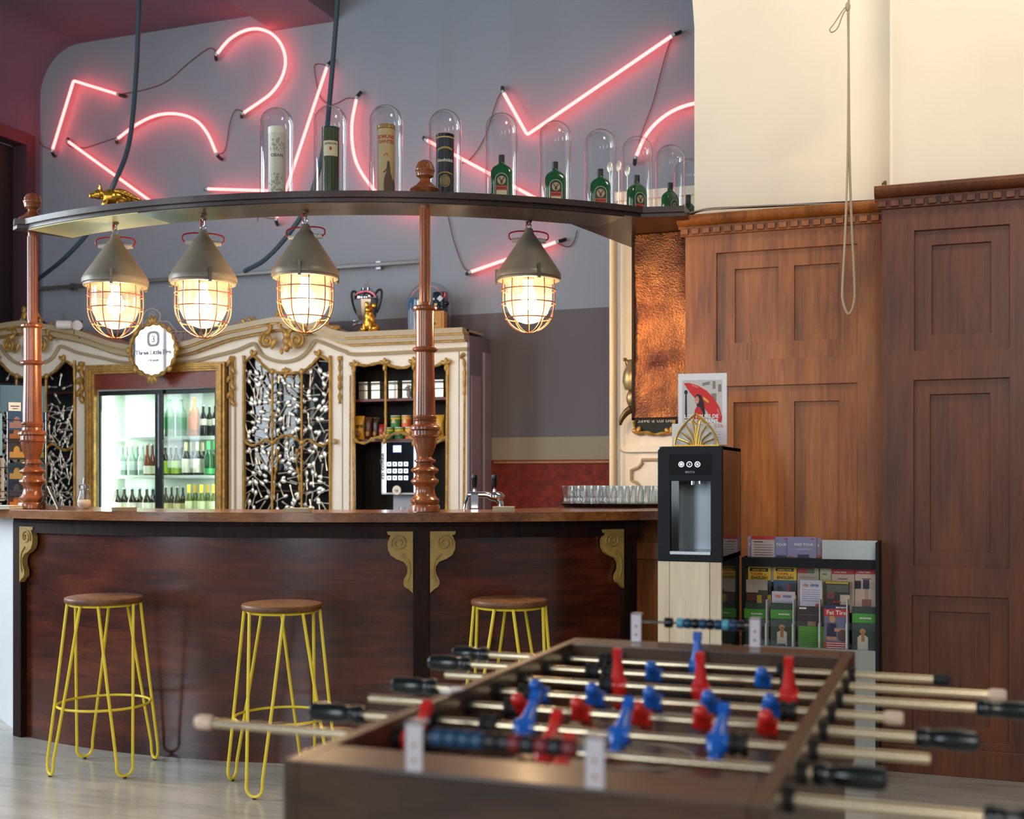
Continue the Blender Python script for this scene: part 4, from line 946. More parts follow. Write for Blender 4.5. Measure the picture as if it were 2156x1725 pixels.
def d1(t, h, r):
    lb = mat('label_old_cream', (212, 200, 160), .5); b = B()
    N = 16; v = [[b.v(((r+.0006)*math.sin(-.9+1.8*i/N), -(r+.0006)*math.cos(-.9+1.8*i/N), z)) for i in range(N+1)] for z in (h*.59, h*.80)]
    for i in range(N): b.f([v[0][i], v[0][i+1], v[1][i+1], v[1][i]])
    b.obj('label', lb, t, world=False)
    text('JAMESON', .014, (0, -r-.0012, h*.745), ink, t, wrap=r+.0012, world=False)
    b = B(); b.ell((0, -r-.001, h*.69), (.006, .001, .009)); b.obj('emblem', mat('print_red', (176, 48, 36), .5), t, world=False)
    b = B(); b.ell((.004, -r-.0005, h*.035), (.007, .001, .007)); b.obj('seal', mat('print_orange', (206, 120, 50)), t, world=False)
    B().lathe([(r*1.012, h-.006), (r*1.015, h), (0, h+.001)], n=32).obj('lid', mat('lid_dark_green', (30, 56, 34), .3, .5), t, world=False)
def d2(t, h, r):
    text('EDMUND', .022, (0, -r-.0006, h*.80), MATS['print_red'], t, wrap=r+.0006, bold=.0004, world=False)
    text('DANTES', .022, (0, -r-.0006, h*.735), MATS['print_red'], t, wrap=r+.0006, bold=.0004, world=False)
    b = B(); b.tube([(-.011, -r+.001, h*.56), (0, -r-.001, h*.60), (.011, -r+.001, h*.56)], .0016, 5); b.obj('emblem', MATS['print_red'], t, world=False)
    b = B(); b.lathe([(r*1.01, h-.022), (r*1.05, h-.02), (r*1.05, h-.004), (r*.96, h), (0, h)], n=32); b.obj('lid', mat('lid_bronze', (150, 120, 76), .35, .7), t, world=False)
    b = B(); a = .25; b.mx = Matrix.Rotation(a, 4, 'Z')
    b.ell((0, -r, h*.34), (.010, .003, .05)); b.ell((0, -r-.001, h*.47), (.006, .004, .009)); b.ell((0, -r, h*.16), (.022, .003, .07)); b.mx = b.mx @ Matrix.Rotation(.7, 4, 'Z'); b.ell((0, -r, h*.12), (.012, .002, .05))
    b.obj('printed_figure', mat('print_brown', (92, 66, 44), .6), t, world=False)
    b = B(); b.mx = Matrix.Rotation(a, 4, 'Z'); b.tube([(.004, -r-.002, h*.42), (-.022, -r+.004, h*.34)], .003, 5); b.obj('printed_staff', MATS['print_brown'], t, world=False)
def d3(t, h, r):
    for z0, z1 in ((h*.935, h*.955), (h*.02, h*.035)): B().lathe([(r*1.01, z0), (r*1.012, z1)], n=32).obj('gold_band', goldp, t, world=False)
    B().lathe([(r*1.01, h-.012), (r*1.03, h-.01), (r*1.03, h), (0, h)], n=32).obj('lid', mat('lid_black', (20, 20, 24), .3, .5), t, world=False)
    text('Glenfiddich', .0185, (0, -r-.001, h*.585), mat('print_silver', (210, 200, 176), .4), t, wrap=r+.001, bold=.0006, world=False)
    b = B()
    for z, w_ in ((h*.76, .026), (h*.40, .022)):
        P = [((r+.001)*math.sin(a), -(r+.001)*math.cos(a), z+.008*math.cos(a*2)) for a in [-.8+1.6*i/16 for i in range(17)]]
        b.tube(P, .006 if z > h*.5 else .004, 6)
    b.tube([((r+.0012)*math.sin(w_*1.0*math.cos(a)/r), -(r+.0012)*math.cos(.024*math.cos(a)/r), h*.30+.028*math.sin(a)) for a in [2*PI*i/24 for i in range(24)]], .002, 5, closed=True)
    b.obj('printed_ornament', goldp, t, world=False)
    b = B(); b.ell((0, -r, h*.30), (.020, .004, .024), 16, 10); b.obj('printed_medallion', mat('print_medal', (138, 116, 78), .5), t, world=False)
tin(0, .345, .040, mat('tube_pale', (206, 198, 178), .5, noise=.05), 'cream whisky tube with a grey landscape print under the leftmost dome', d0)
tin(1, .335, .0405, mat('tube_green', (50, 62, 14), .28, coat=.4), 'dark green whisky tube with a cream label under its dome', d1)
tin(2, .345, .0405, mat('tube_tan', (186, 158, 108), .4), 'tan whisky tube with a red title and a standing figure under its dome', d2)
tin(3, .320, .0420, mat('tube_navy', (18, 26, 34), .35), 'navy whisky tube with gold bands behind the column finial', d3)
# green square-shouldered bottles
def gb_proto():
    t = bpy.data.objects.new('liqueur_bottle', None); C.objects.link(t); t['category'] = 'bottle'
    b = B(); rings = []; pr = [(0, .050, .026), (.004, .052, .028), (.150, .052, .028), (.165, .050, .027), (.180, .042, .025), (.192, .026, .020), (.198, .016, .015), (.205, .0135, .0135), (.222, .0135, .0135)]
    for z, rx, ry in pr:
        e = .45 if z < .17 else .45+.55*min(1, (z-.17)/.03)
        rings.append([b.v((rx*math.copysign(abs(math.cos(a))**e, math.cos(a)), ry*math.copysign(abs(math.sin(a))**e, math.sin(a)), z)) for a in [2*PI*i/28 for i in range(28)]])
    for p, q_ in zip(rings, rings[1:]):
        for i in range(28): b.f([p[i], p[(i+1) % 28], q_[(i+1) % 28], q_[i]])
    b.f(rings[0]); b.f(rings[-1]); b.obj('glass', mat('green_bottle_glass', (20, 84, 40), .1, coat=.6, noise=.3, nscale=60), t, world=False)
    B().cyl(.0145, .205, .240, n=20).obj('cap', mat('cap_black_green', (12, 26, 20), .35), t, world=False)
    y = -.0285
    def arch(b, w_, z0, z1, y0, y1): b.plate([(-w_, z0), (w_, z0), (w_, z1-w_)]+[(w_*math.cos(a), z1-w_+w_*math.sin(a)) for a in [PI*i/14 for i in range(1, 14)]]+[(-w_, z1-w_)], [], y0, y1)
    b = B(); arch(b, .031, .008, .150, y-.0005, y+.001); lb = b.obj('label', mat('label_outline', (206, 196, 160), .5), t, world=False)
    b = B(); arch(b, .0285, .010, .1475, y-.0012, y-.0004); b.obj('label_field', mat('label_dark_green', (14, 54, 34), .5), lb, world=False)
    b = B(); b.box(-.024, .024, y-.0018, y-.0011, .012, .068); b.obj('label_panel', mat('label_old_cream', (212, 200, 160)), lb, world=False)
    b = B(); b.box(-.028, .028, y-.0024, y-.0017, .068, .090); b.obj('red_band', mat('label_red_band', (186, 62, 36), .5), lb, world=False)
    text('Jägermeister', .0092, (0, y-.003, .0765), mat('print_dark_red', (92, 26, 18)), lb, bold=.0003, world=False)
    b = B(); b.plate([(.020*math.cos(2*PI*i/24), .115+.020*math.sin(2*PI*i/24)) for i in range(24)], [], y-.0018, y-.0011); b.obj('roundel', mat('roundel_tan', (186, 160, 120), .5), lb, world=False)
    b = B(); b.ell((0, y-.002, .108), (.006, .001, .010))
    for s_ in (-1, 1): b.tube([(s_*.002, y-.003, .115), (s_*.010, y-.003, .120), (s_*.012, y-.003, .129)], .0013, 5); b.tube([(s_*.008, y-.003, .119), (s_*.005, y-.003, .128)], .0011, 5)
    b.obj('stag_emblem', mat('print_stag', (70, 44, 30)), lb, world=False)
    b = B(); b.box(-.012, .012, y-.0026, y-.0018, .018, .021); b.obj('printed_line', MATS['print_red'], lb, world=False)
    return t
gp = gb_proto()
labs = ['upright green bottle under the dome nearest the middle column', 'green bottle under the second dome right of the column', 'green bottle under the third dome right of the column', 'green bottle turned aside under the dome over the copper', 'green bottle turned sideways, second last on the shelf', 'last green bottle, partly hidden by the plaster wall edge']
for i in range(6):
    p = spots[4+i].copy(); rz = facing(p)+(.0, .12, .05, .62, .95, 1.0)[i]
    if i == 0: gp.location = p; gp.rotation_euler.z = rz; gp['label'] = labs[0]; gp['group'] = 'green bottles under domes'
    else: dup(gp, p, rz, labs[i], 'green bottles under domes')
# upright serving spoons behind the domes
for i, (x, y) in enumerate(((1303, 350), (1321, 360), (1284, 352))):
    p = atd(x, y, 6.25); t = thing('serving_spoon', ['silver serving spoon standing behind the domes, tallest of its cluster', 'silver serving spoon right of the tall one behind the domes', 'silver serving spoon seen through the third dome from the column'][i], 'spoon', (p.x, p.y, ztop), 0, 'serving spoons behind the domes')
    B().ell((0, 0, p.z-ztop), (.016, .006, .03), 14, 10, ).obj('bowl', spoon_silver, t, world=False)
    h = p.z-ztop; B().tube([(0, 0, h-.02), (0, .004, h*.5), (0, 0, .012)], .003, 6, rad=[.003, .0035, .006]).obj('handle', spoon_silver, t, world=False)
    B().cyl(.022, 0, .012, n=16).obj('stand', darkw, t, world=False)

# ================================================================= gilded figurines
def remesh(o, v):
    m_ = o.modifiers.new('r', 'REMESH'); m_.mode = 'VOXEL'; m_.voxel_size = v; m_.use_smooth_shade = True
    m2 = o.modifiers.new('s', 'SMOOTH'); m2.iterations = 3; m2.factor = .5
p = atd(234, 430, 5.62); p.z = ztop
t = thing('flying_pig', 'gold winged pig figurine lying on the left of the overhead shelf', 'figurine', p); t.rotation_euler.z = facing(p)+.1
b = B()
b.ell((.0, 0, .050), (.046, .036, .040)); b.ell((.02, 0, .056), (.044, .033, .034)); b.ell((.052, .003, .046), (.04, .026, .028))
b.ell((-.055, -.004, .058), (.028, .024, .024)); b.ell((-.08, -.005, .050), (.018, .014, .014)); b.ell((-.094, -.005, .048), (.007, .013, .013))
b.ell((-.03, -.02, .012), (.014, .012, .018)); b.ell((-.03, .02, .012), (.014, .012, .018)); b.ell((.04, -.02, .014), (.018, .012, .02)); b.ell((.04, .02, .014), (.018, .012, .02))
o = b.obj('body', goldfig, t, world=False); remesh(o, .0035)
b = B()
for s_ in (-1, 1): b.ell((-.048, s_*.018, .086), (.007, .011, .02), 10, 8, Matrix.Rotation(s_*-.5, 4, 'X') @ Matrix.Rotation(-.3, 4, 'Y'))
b.obj('ears', goldfig, t, world=False)
b = B()
for s_ in (-1, 1):
    for k in range(5): b.ell((.045+.016*k, s_*(.030), .075-.006*k), (.034, .005, .013-.001*k), 10, 8, Matrix.Rotation(.12+.05*k, 4, 'Y'))
b.obj('wings', goldfig, t, world=False)
b = B()
for s_ in (-1, 1): b.ell((-.1015, -.005+s_*.005, .049), (.0015, .0022, .003), 8, 6); b.ell((-.072, -.005+s_*.0185, .066), (.003, .002, .003), 8, 6)
b.obj('nostrils_and_eyes', mat('dark_gold', (70, 48, 20), .5), t, world=False)
b = B(); b.tube([(.09+.008*math.cos(a), .008*math.sin(a), .05+a*.0025) for a in [i*.5 for i in range(16)]], .0035, 6); b.obj('tail', goldfig, t, world=False)

# ================================================================= on top of the cabinets
def topz(x): return cp(x, interp(TOPC, x))[1]+.001
Yt = YF+.12
X = onY(772, 700, Yt).x; zt0 = topz(772)
t = thing('silver_samovar', 'silver lidded samovar with two black handles on the cabinet top', 'samovar', (X, Yt, zt0))
k_ = 8.4/F; S_ = lambda y: (703-y)*k_*.98
b = B().lathe([(0, 0), (.06, 0), (.062, .012), (.03, .025), (.02, .045), (.024, .06), (.05, .08), (.062, S_(668)), (.076, S_(660)), (.092, S_(628)), (.095, S_(624))], n=8); b.obj('faceted_body', steel, t, world=False, smooth=20)
b = B().lathe([(.09, S_(626)), (.098, S_(624)), (.1, S_(619)), (.092, S_(614)), (.07, S_(607)), (.045, S_(604)), (.044, S_(599)), (0, S_(598))], n=32); b.obj('lid', chrome, t, world=False)
B().lathe([(.012, S_(600)), (.026, S_(597)), (.02, S_(591)), (.010, S_(588)), (.012, S_(584)), (0, S_(581))], n=20).obj('glass_knob', clear, t, world=False)
for s_ in (-1, 1):
    B().tube(cat([(s_*.075, 0, S_(611)), (s_*.098, 0, S_(604)), (s_*.122, 0, S_(606)), (s_*.122, 0, S_(620)), (s_*.105, 0, S_(640)), (s_*.082, 0, S_(654))]), .009, 8).obj('handle', black, t, world=False)
b = B(); b.tube([(-.05, -.02, .085), (-.08, -.05, .075), (-.085, -.06, .055)], .008, 8); b.ell((-.075, -.045, .105), (.018, .006, .006)); b.obj('tap', chrome, t, world=False)
# sitting gold pig
X = onY(782, 700, YF+.02).x; Yp = YF-.005
t = thing('sitting_pig', 'gold sitting pig figurine in front of the samovar', 'figurine', (X, Yp, topz(780)))
k_ = 8.3/F; Sy = lambda y: (701-y)*k_
b = B(); b.ell((0, 0, .075), (.046, .04, .07)); b.ell((-.004, -.008, .12), (.036, .034, .045)); b.ell((.0, -.012, .165), (.034, .034, .034)); b.ell((.018, -.04, .158), (.014, .016, .013)); b.ell((.02, -.055, .157), (.012, .005, .011))
b.ell((-.030, -.028, .04), (.013, .014, .045)); b.ell((.022, -.034, .04), (.013, .014, .045)); b.ell((-.033, -.036, .008), (.017, .02, .009)); b.ell((.024, -.042, .008), (.017, .02, .009))
b.ell((-.052, .0, .028), (.024, .032, .028)); b.ell((.05, .0, .03), (.03, .034, .030)); b.ell((.062, -.03, .010), (.018, .024, .010)); b.ell((-.062, -.03, .009), (.018, .022, .009))
o = b.obj('body', goldfig, t, world=False); remesh(o, .0035)
b = B(); b.ell((-.02, -.01, .203), (.018, .006, .024), 10, 8, Matrix.Rotation(-.4, 4, 'Y')); b.ell((.036, -.008, .196), (.020, .007, .018), 10, 8, Matrix.Rotation(1.1, 4, 'Y')); b.obj('ears', goldfig, t, world=False)
b = B(); b.ell((.004, -.045, .176), (.003, .002, .003), 8, 6); b.ell((.028, -.036, .176), (.003, .002, .003), 8, 6); b.obj('eyes', MATS['dark_gold'], t, world=False)
# cloche with bottles, grinder
Yt = YF+.215; zt0 = topz(900)
p = onY(905, 700, Yt); rc_ = .168
b = B(); b.lathe([(rc_, 0), (rc_, .22)]+[(rc_*math.cos(a), .22+.165*math.sin(a)) for a in [PI/2*i/10 for i in range(1, 10)]]+[(0, .385)], n=40); o = b.obj('glass_cloche', domeg); o.location = (p.x, Yt, zt0); tag(o, 'large glass cloche on the cabinet top behind the middle column', 'glass dome')
p = onY(871, 700, Yt); b = B(); hb = (698-619)*8.4/F
t = thing('blue_box', 'tall blue gift box inside the cloche', 'box', (p.x, Yt-.02, zt0), .2)
B().box(-.033, .033, -.033, .033, 0, hb).obj('box', mat('box_blue', (18, 96, 140), .35), t, world=False, bevel=.002)
b = B()
for k in range(4): b.box(-.022+k*.012, -.017+k*.012, -.0338, -.033, .01, hb*(.72-.05*abs(k-1)))
b.obj('printed_stripes', mat('print_white', (225, 232, 236), .5), t, world=False)
p = onY(884, 700, Yt-.03); t = thing('white_bottle', 'off-white ceramic bottle beside the blue box in the cloche', 'bottle', (p.x+.012, Yt-.045, zt0))
B().lathe([(0, 0), (.028, 0), (.028, .25), (0, .252)], n=24).obj('bottle', mat('ceramic_white', (214, 204, 190), .4), t, world=False); B().box(-.018, .018, -.0292, -.0275, .17, .19).obj('label', ink, t, world=False)
p = onY(925, 700, Yt); t = thing('dark_tin', 'dark teal tin inside the cloche behind the column', 'tin', (p.x-.005, Yt+.03, zt0))
B().lathe([(0, 0), (.055, 0), (.058, .30), (.055, .306), (0, .306)], n=28).obj('tin', mat('tin_teal', (20, 56, 62), .25, .3), t, world=False)
b = B(); b.mx = Matrix.Translation((.022, -.056, .255)) @ Matrix.Rotation(PI/4, 4, 'Y'); b.box(-.017, .017, -.002, .001, -.017, .017); b.obj('printed_diamond', MATS['print_white'], t, world=False)
b = B(); b.box(-.035, .012, -.0595, -.0585, .19, .196); b.box(-.022, .0, -.0595, -.0585, .202, .222); b.obj('printed_mark', goldp, t, world=False)
p = onY(944, 697, Yt-.05); t = thing('coffee_grinder', 'wooden hand coffee grinder with a crank at the right of the cabinet top', 'coffee grinder', (p.x, YF-.035, topz(944)), .18)
gw = mat('grinder_wood', (196, 142, 70), .45, noise=.12, nscale=30)
B().box(-.062, .062, -.05, .05, 0, .125).obj('box', gw, t, world=False, bevel=.003)
d_ = B().box(-.055, .045, -.056, -.0495, .008, .112).obj('drawer', gw, t, world=False, bevel=.002); B().ell((-.01, -.064, .035), (.010, .010, .010)).obj('knob', black, d_, world=False)
B().lathe([(.058, .125), (.058, .132), (.035, .15), (.01, .158), (0, .158)], n=24).obj('hopper', mat('grinder_iron', (60, 46, 40), .4, .6), t, world=False)
b = B(); b.tube([(0, 0, .15), (0, 0, .168), (.03, -.01, .166), (.078, -.03, .150), (.078, -.03, .16)], .005, 6); cr2 = b.obj('crank', black, t, world=False); B().ell((.078, -.03, .178), (.018, .018, .018)).obj('crank_knob', gblack, cr2, world=False)
# white wire planter, camera
pw_ = onY(385, 690, YF+.2); t = thing('wire_planter', 'white scrolled wire planter on the cabinet top behind the lamps', 'plant stand', (pw_.x-.1, YF+.2, topz(331)))
X0 = onY(300, 700, YF+.2).x-t.location.x; X1_ = onY(408, 700, YF+.2).x-t.location.x; ws = mat('white_wire', (206, 198, 198), .4)
b = B(); w2 = X1_-X0
for z in (.07, .15): b.tube([(X0, 0, z), (X1_, 0, z)], .005, 6)
for k in range(5):
    xc = X0+w2*(k+.5)/5; b.tube([(xc+.038*math.cos(a), 0, .11+.036*math.sin(a)) for a in [2*PI*i/16 for i in range(16)]], .004, 5, closed=True)
for xc, s_ in ((X0+.05, 1), (X0+.13, -1)):
    b.tube([Vector((v.x, 0, v.z)) for v in spiral((xc, .22), .04, .01, -PI/2, s_*1.6, 0)], .004, 5)
b.tube(cat([(X0, 0, .15), (X0+.01, 0, .3), (X0+.09, 0, .345), (X0+.17, 0, .30), (X0+.17, 0, .24), (X0+.25, 0, .23), (X0+.34, 0, .15), (X1_, 0, .15)]), .005, 6)
b.tube(spiral((X0+.09, .29), .035, .008, 0, 1.5, 0), .004, 5)
for x in (X0, X1_): b.tube([(x, 0, .15), (x, 0, 0)], .005, 6); b.tube([(x, .08, .15), (x, .08, 0)], .005, 6)
b.obj('wire_frame', ws, t, world=False)
B().box(X0+.03, X1_-.02, .01, .07, .075, .135).obj('tray', mat('tray_lilac', (182, 170, 184), .5), t, world=False, bevel=.004)
p = atd(150, 688, 9.35); t = thing('security_camera', 'white bullet security camera left of the first pendant lamp', 'camera', p)
t.rotation_euler.z = facing(p)
b = B(); b.mx = Matrix.Translation((-.045, -.01, .012)) @ Matrix.Rotation(-.35, 4, 'Z') @ Matrix.Rotation(-PI/2, 4, 'Y') @ Matrix.Rotation(.1, 4, 'X')
b.lathe([(0, -.05), (.03, -.05), (.034, -.03), (.034, .06), (.030, .064), (0, .06)], n=24); b.obj('housing', white, t, world=False)
b = B(); b.mx = Matrix.Translation((-.106, .012, .012)) @ Matrix.Rotation(-.35, 4, 'Z') @ Matrix.Rotation(-PI/2, 4, 'Y'); b.cyl(.029, 0, .003, n=24); b.obj('lens', gblack, t, world=False)
b = B(); b.mx = Matrix.Translation((.045, .012, .012)) @ Matrix.Rotation(PI/2, 4, 'X'); b.lathe([(0, -.01), (.04, -.008), (.04, .012), (0, .02)], n=24); b.obj('mount', white, t, world=False)
B().tube(cat([(.03, .0, -.02), (.02, 0, -.05), (.06, .01, -.08)]), .003, 5).obj('camera_cable', black, t, world=False)
B().box(.055, .085, .0, .03, -.09, .05).obj('bracket', darkw, t, world=False)

# ================================================================= neon tubes
YN = YB-.07
def n3(x, y, Y=YN): v = onY(x, y, Y); return (v.x, v.y, v.z)
endm = mat('neon_electrode', (40, 30, 34), .4); endw = mat('neon_glass_end', (170, 214, 200), .2)
def neon_tube(pts, label, curve=False, ends=(1, 1)):
    P = [n3(*p) for p in pts]
    if curve: Q = cat(P, 8)
    else:
        Q = []
        for i, p in enumerate(P):
            p = Vector(p)
            if 0 < i < len(P)-1:
                a = Vector(P[i-1]); c = Vector(P[i+1])
                for t_ in (-.03, -.015): Q.append(p+(a-p).normalized()*-t_)
                Q.append(p+((a-p).normalized()+(c-p).normalized())*.004)
                for t_ in (.015, .03): Q.append(p+(c-p).normalized()*t_)
            else: Q.append(p)
    m_ = Q[len(Q)//2]; t = thing('neon_tube', label, 'neon light', (m_[0], YB-.001, m_[2]), 0, 'red neon tubes on the back wall')
    B().tube(Q, .0115, 10).obj('glowing_tube', neon, t)
    for e, a, c in ((ends[0], Q[0], Q[1]), (ends[1], Q[-1], Q[-2])):
        if not e: continue
        a = Vector(a); d_ = (a-Vector(c)).normalized()
        B().tube([a, a+d_*.025], .012, 8).obj('glass_end', endw, t)
        B().tube([a+d_*.02, a+d_*.04+Vector((0, .02, .0)), a+d_*.06+Vector((0, .048, .01))], .014, 8).obj('electrode', endm, t)
    L_ = [Vector(q_) for q_ in Q]
    for f_ in (.3, .7):
        q_ = L_[min(len(L_)-1, int(len(L_)*f_))] if curve else L_[0].lerp(L_[-1], f_) if len(pts) == 2 else None
        if q_ is not None: B().tube([q_, q_+Vector((0, .060, 0))], .005, 6).obj('tube_clip', clear, t)
    return t
neon_tube([(111, 314), (155, 170), (246, 198)], 'red neon tube bent in a right angle at the far left')
neon_tube([(458, 112), (482, 84), (512, 66), (543, 61), (573, 72), (594, 98), (601, 132), (592, 166), (572, 195), (545, 216), (514, 237)], 'tall hook-shaped red neon arc high between the two hanging cables', True)
neon_tube([(249, 291), (288, 262), (330, 243), (372, 240), (410, 252), (436, 280), (455, 322)], 'red neon arch below the hook, crossed by the left hanging cable', True)
neon_tube([(145, 299), (330, 433)], 'long straight red neon tube slanting down behind the winged pig')
neon_tube([(438, 398), (578, 402)], 'short level red neon tube just above the shelf, left of the domes')
neon_tube([(688, 142), (583, 458)], 'long straight red neon tube falling behind the first two domes')
neon_tube([(750, 210), (741, 262), (744, 318), (760, 362), (800, 412), (850, 440), (900, 448)], 'red neon curve falling between the second and third domes', True)
neon_tube([(900, 296), (1170, 440)], 'straight red neon tube slanting down behind the navy tube and first green bottle')
neon_tube([(1061, 197), (1110, 284), (1414, 76)], 'large V-shaped red neon tube above the green bottles')
neon_tube([(1340, 328), (1358, 288), (1385, 256), (1420, 232), (1462, 218), (1510, 214)], 'red neon arc running behind the plaster wall on the right', True, (1, 0))
neon_tube([(993, 572), (1170, 510)], 'short straight red neon tube behind the lamp right of the column')
wirem = mat('neon_wire', (96, 52, 48), .6)
def wire(pts, label): tag(B().tube(cat([n3(x, y, YB-.012) for x, y in pts]), .0032, 5).obj('neon_wire', wirem), label, 'wire', 'thin wires between the neon tubes')
wire([(254, 198), (300, 190), (350, 172), (400, 130), (440, 102), (456, 110)], 'thin wire from the angled neon tube up to the hook')
wire([(140, 300), (150, 309), (180, 311), (215, 300), (245, 290)], 'thin wire joining the slanting neon tube to the arch')
wire([(455, 326), (474, 315), (484, 260), (496, 232), (513, 236)], 'thin wire from the arch up to the foot of the hook')
wire([(75, 276), (88, 305), (108, 315)], 'thin wire from the door frame to the angled neon tube')
wire([(0, 254), (40, 262), (75, 276)], 'thin wire running over the dark doorway')
wire([(688, 137), (664, 136), (664, 160), (675, 205), (700, 220), (730, 207), (748, 208)], 'thin wire looping from the long tube to the curved tube')
wire([(1058, 190), (1045, 215), (1020, 290), (990, 335), (968, 345)], 'thin wire hanging from the V down beside the dome')
wire([(1416, 74), (1400, 120), (1375, 215), (1350, 285), (1345, 320)], 'thin wire from the top of the V down to the right arc')
wire([(940, 440), (955, 505), (975, 560), (990, 573)], 'thin wire falling to the short neon tube right of the column')
wire([(1175, 513), (1195, 520), (1208, 510), (1215, 485)], 'thin wire rising from the right end of the short neon tube')
wire([(583, 460), (565, 460), (545, 455), (542, 466)], 'short loose wire at the foot of the long neon tube')
# metal rail on the wall and hanging cables
t = thing('metal_rail', 'long galvanised metal rail on the back wall behind the lamps', 'rail', onY(440, 585, YB-.05))
a, c = onY(-60, 619, YB-.06), onY(886, 551, YB-.06); zz = (a.z+c.z)/2
B().box(a.x, c.x, YB-.085, YB-.05, zz-.013, zz+.013).obj('channel', mat('rail_grey', (120, 118, 116), .4, .6), t, bevel=.003)
b = B()
for k in range(6): x = a.x+(c.x-a.x)*(k+.5)/6; b.box(x-.02, x+.02, YB-.05, YB-.001, zz-.03, zz+.03)
b.obj('wall_bracket', steel, t)
def hang(pts, label, r_=.017): tag(B().tube(cat(pts), r_, 8).obj('hanging_cable', cable), label, 'cable', 'thick cables hanging from the ceiling')
p1 = [atd(x, y, d) for x, y, d in [(296, -60, 8.3), (293, 0, 8.3), (287, 150, 8.3), (272, 300, 8.2), (238, 392, 8.1), (200, 470, 8.3), (140, 540, 8.9), (78, 590, 9.6)]]
hang(p1, 'thick blue-grey cable hanging behind the winged pig on the left')
p2 = [atd(x, y, d) for x, y, d in [(714, -60, 7.9), (711, 0, 7.9), (695, 200, 7.9), (684, 300, 7.8), (652, 420, 7.8), (610, 490, 8.0), (560, 545, 8.4), (516, 571, 8.75)]]
tag(B().tube(cat([n3(*q_, YB-.02) for q_ in [(-30, 545), (0, 579), (52, 640), (105, 694), (120, 715)]]), .012, 6).obj('wall_cable', black), 'black cable running diagonally down the wall behind the left column', 'cable')
hang(p2, 'thick blue-grey cable hanging behind the second dome')
# ================================================================= on the bar counter
zc = ZT+.0008
def oncounter(x, d): p = atd(x, 1000, d); p.z = zc; return p
# sugar pourer
p = oncounter(177, 5.83); t = thing('sugar_pourer', 'glass sugar pourer with a metal spout on the left of the counter', 'sugar pourer', p)
B().lathe([(0, 0), (.022, 0), (.024, .004), (.034, .02), (.036, .034), (.033, .05), (.024, .075), (.021, .095), (.023, .105)], n=28).obj('glass_jar', clear, t, world=False)
B().lathe([(0, .004), (.020, .006), (.031, .02), (.033, .034), (.030, .045), (0, .048)], n=24).obj('sugar', mat('sugar', (222, 200, 170), .9), t, world=False)
B().lathe([(.0245, .103), (.0245, .117), (.02, .122), (0, .123)], n=24).obj('lid', chrome, t, world=False)
B().tube([(0, 0, .05), (0, 0, .13), (.003, 0, .155)], .006, 10).obj('spout', steel, t, world=False)
# black folded menu card
p = oncounter(107, 5.95); t = thing('menu_card', 'black standing menu card right of the left column', 'menu', p); t.rotation_euler.z = .5
b = B(); b.f([b.v(q_) for q_ in ((-.05, -.04, 0), (-.05, .04, 0), (-.012, .03, .115), (-.012, -.03, .115))]); b.f([b.v(q_) for q_ in ((-.012, -.03, .115), (-.012, .03, .115), (.04, .045, 0), (.04, -.045, 0))]); o = b.obj('card', black, t, world=False, smooth=0)
m_ = o.modifiers.new('s', 'SOLIDIFY'); m_.thickness = .003
b = B(); b.tube([(-.010, -.034, .114), (.042, -.046, 0)], .0025, 4); b.obj('white_edge', paper, t, world=False)
# coasters, napkins
def stack(name, label, cat_, x, d, w_, h, n, rz, m1, m2=None):
    p = oncounter(x, d); t = thing(name, label, cat_, p, rz, 'beer mat piles on the counter')
    random.seed(x)
    for k in range(n):
        a = random.uniform(-.06, .06); b = B(); b.mx = Matrix.Rotation(a, 4, 'Z'); z = h*k/n
        b.box(-w_/2, w_/2, -w_/2, w_/2, z, z+h/n-.0006); b.obj('beer_mat', m1 if k % 2 else (m2 or m1), t, world=False)
mt1 = mat('beer_mat', (184, 178, 148), .8); mt2 = mat('beer_mat_tan', (150, 124, 88), .8)
stack('beer_mat_stack', 'pile of beer mats in front of the fridge door', 'beer mats', 262, 5.5, .105, .018, 6, .6, mt1, mt2)
stack('beer_mat_stack', 'pile of pale beer mats below the spoon cabinet', 'beer mats', 630, 5.28, .10, .020, 6, .35, mt1)
stack('beer_mat_stack', 'pile of pale beer mats beside the beer tap', 'beer mats', 1061, 5.45, .10, .022, 7, .35, mt1)
p = oncounter(2, 5.85); t = thing('napkin_pile', 'flat pile of papers on the counter left of the column', 'papers', p, .2)
for k in range(4): B().box(-.12+.01*k, .08, -.06, .07-.008*k, .005*k, .005*k+.004).obj('sheet', paper if k % 2 else mt1, t, world=False)
# beer tap
p = oncounter(1021, 5.92); t = thing('beer_tap', 'chrome double beer tap with two black handles', 'beer tap', p); t.rotation_euler.z = facing(p)
B().box(-.072, -.032, -.02, .02, 0, .075).obj('column', chrome, t, world=False, bevel=.004)
b = B(); b.tube(cat([(-.085, 0, .072), (-.03, 0, .072), (.01, 0, .070), (.045, 0, .058), (.075, 0, .035), (.08, 0, .0)]), .016, 14, rad=None); b.ell((.055, 0, .062), (.045, .022, .026)); b.obj('tap_body', chrome, t, world=False)
for i, x in enumerate((-.052, .048)):
    b = B(); b.cyl(.010, .08, .098, (x, 0, 0), 14, .008); b.cyl(.005, .095, .11, (x, 0, 0), 10); s1 = b.obj('valve', chrome, t, world=False)
    B().lathe([(0, .105), (.009, .106), (.012, .125), (.016, .155), (.014, .17), (0, .175)], (x, 0, 0), 18).obj('tap_handle', gblack, t, world=False)
B().tube([(-.085, 0, .072), (-.098, -.01, .03), (-.104, -.012, .0)], .006, 8).obj('spout', chrome, t, world=False)
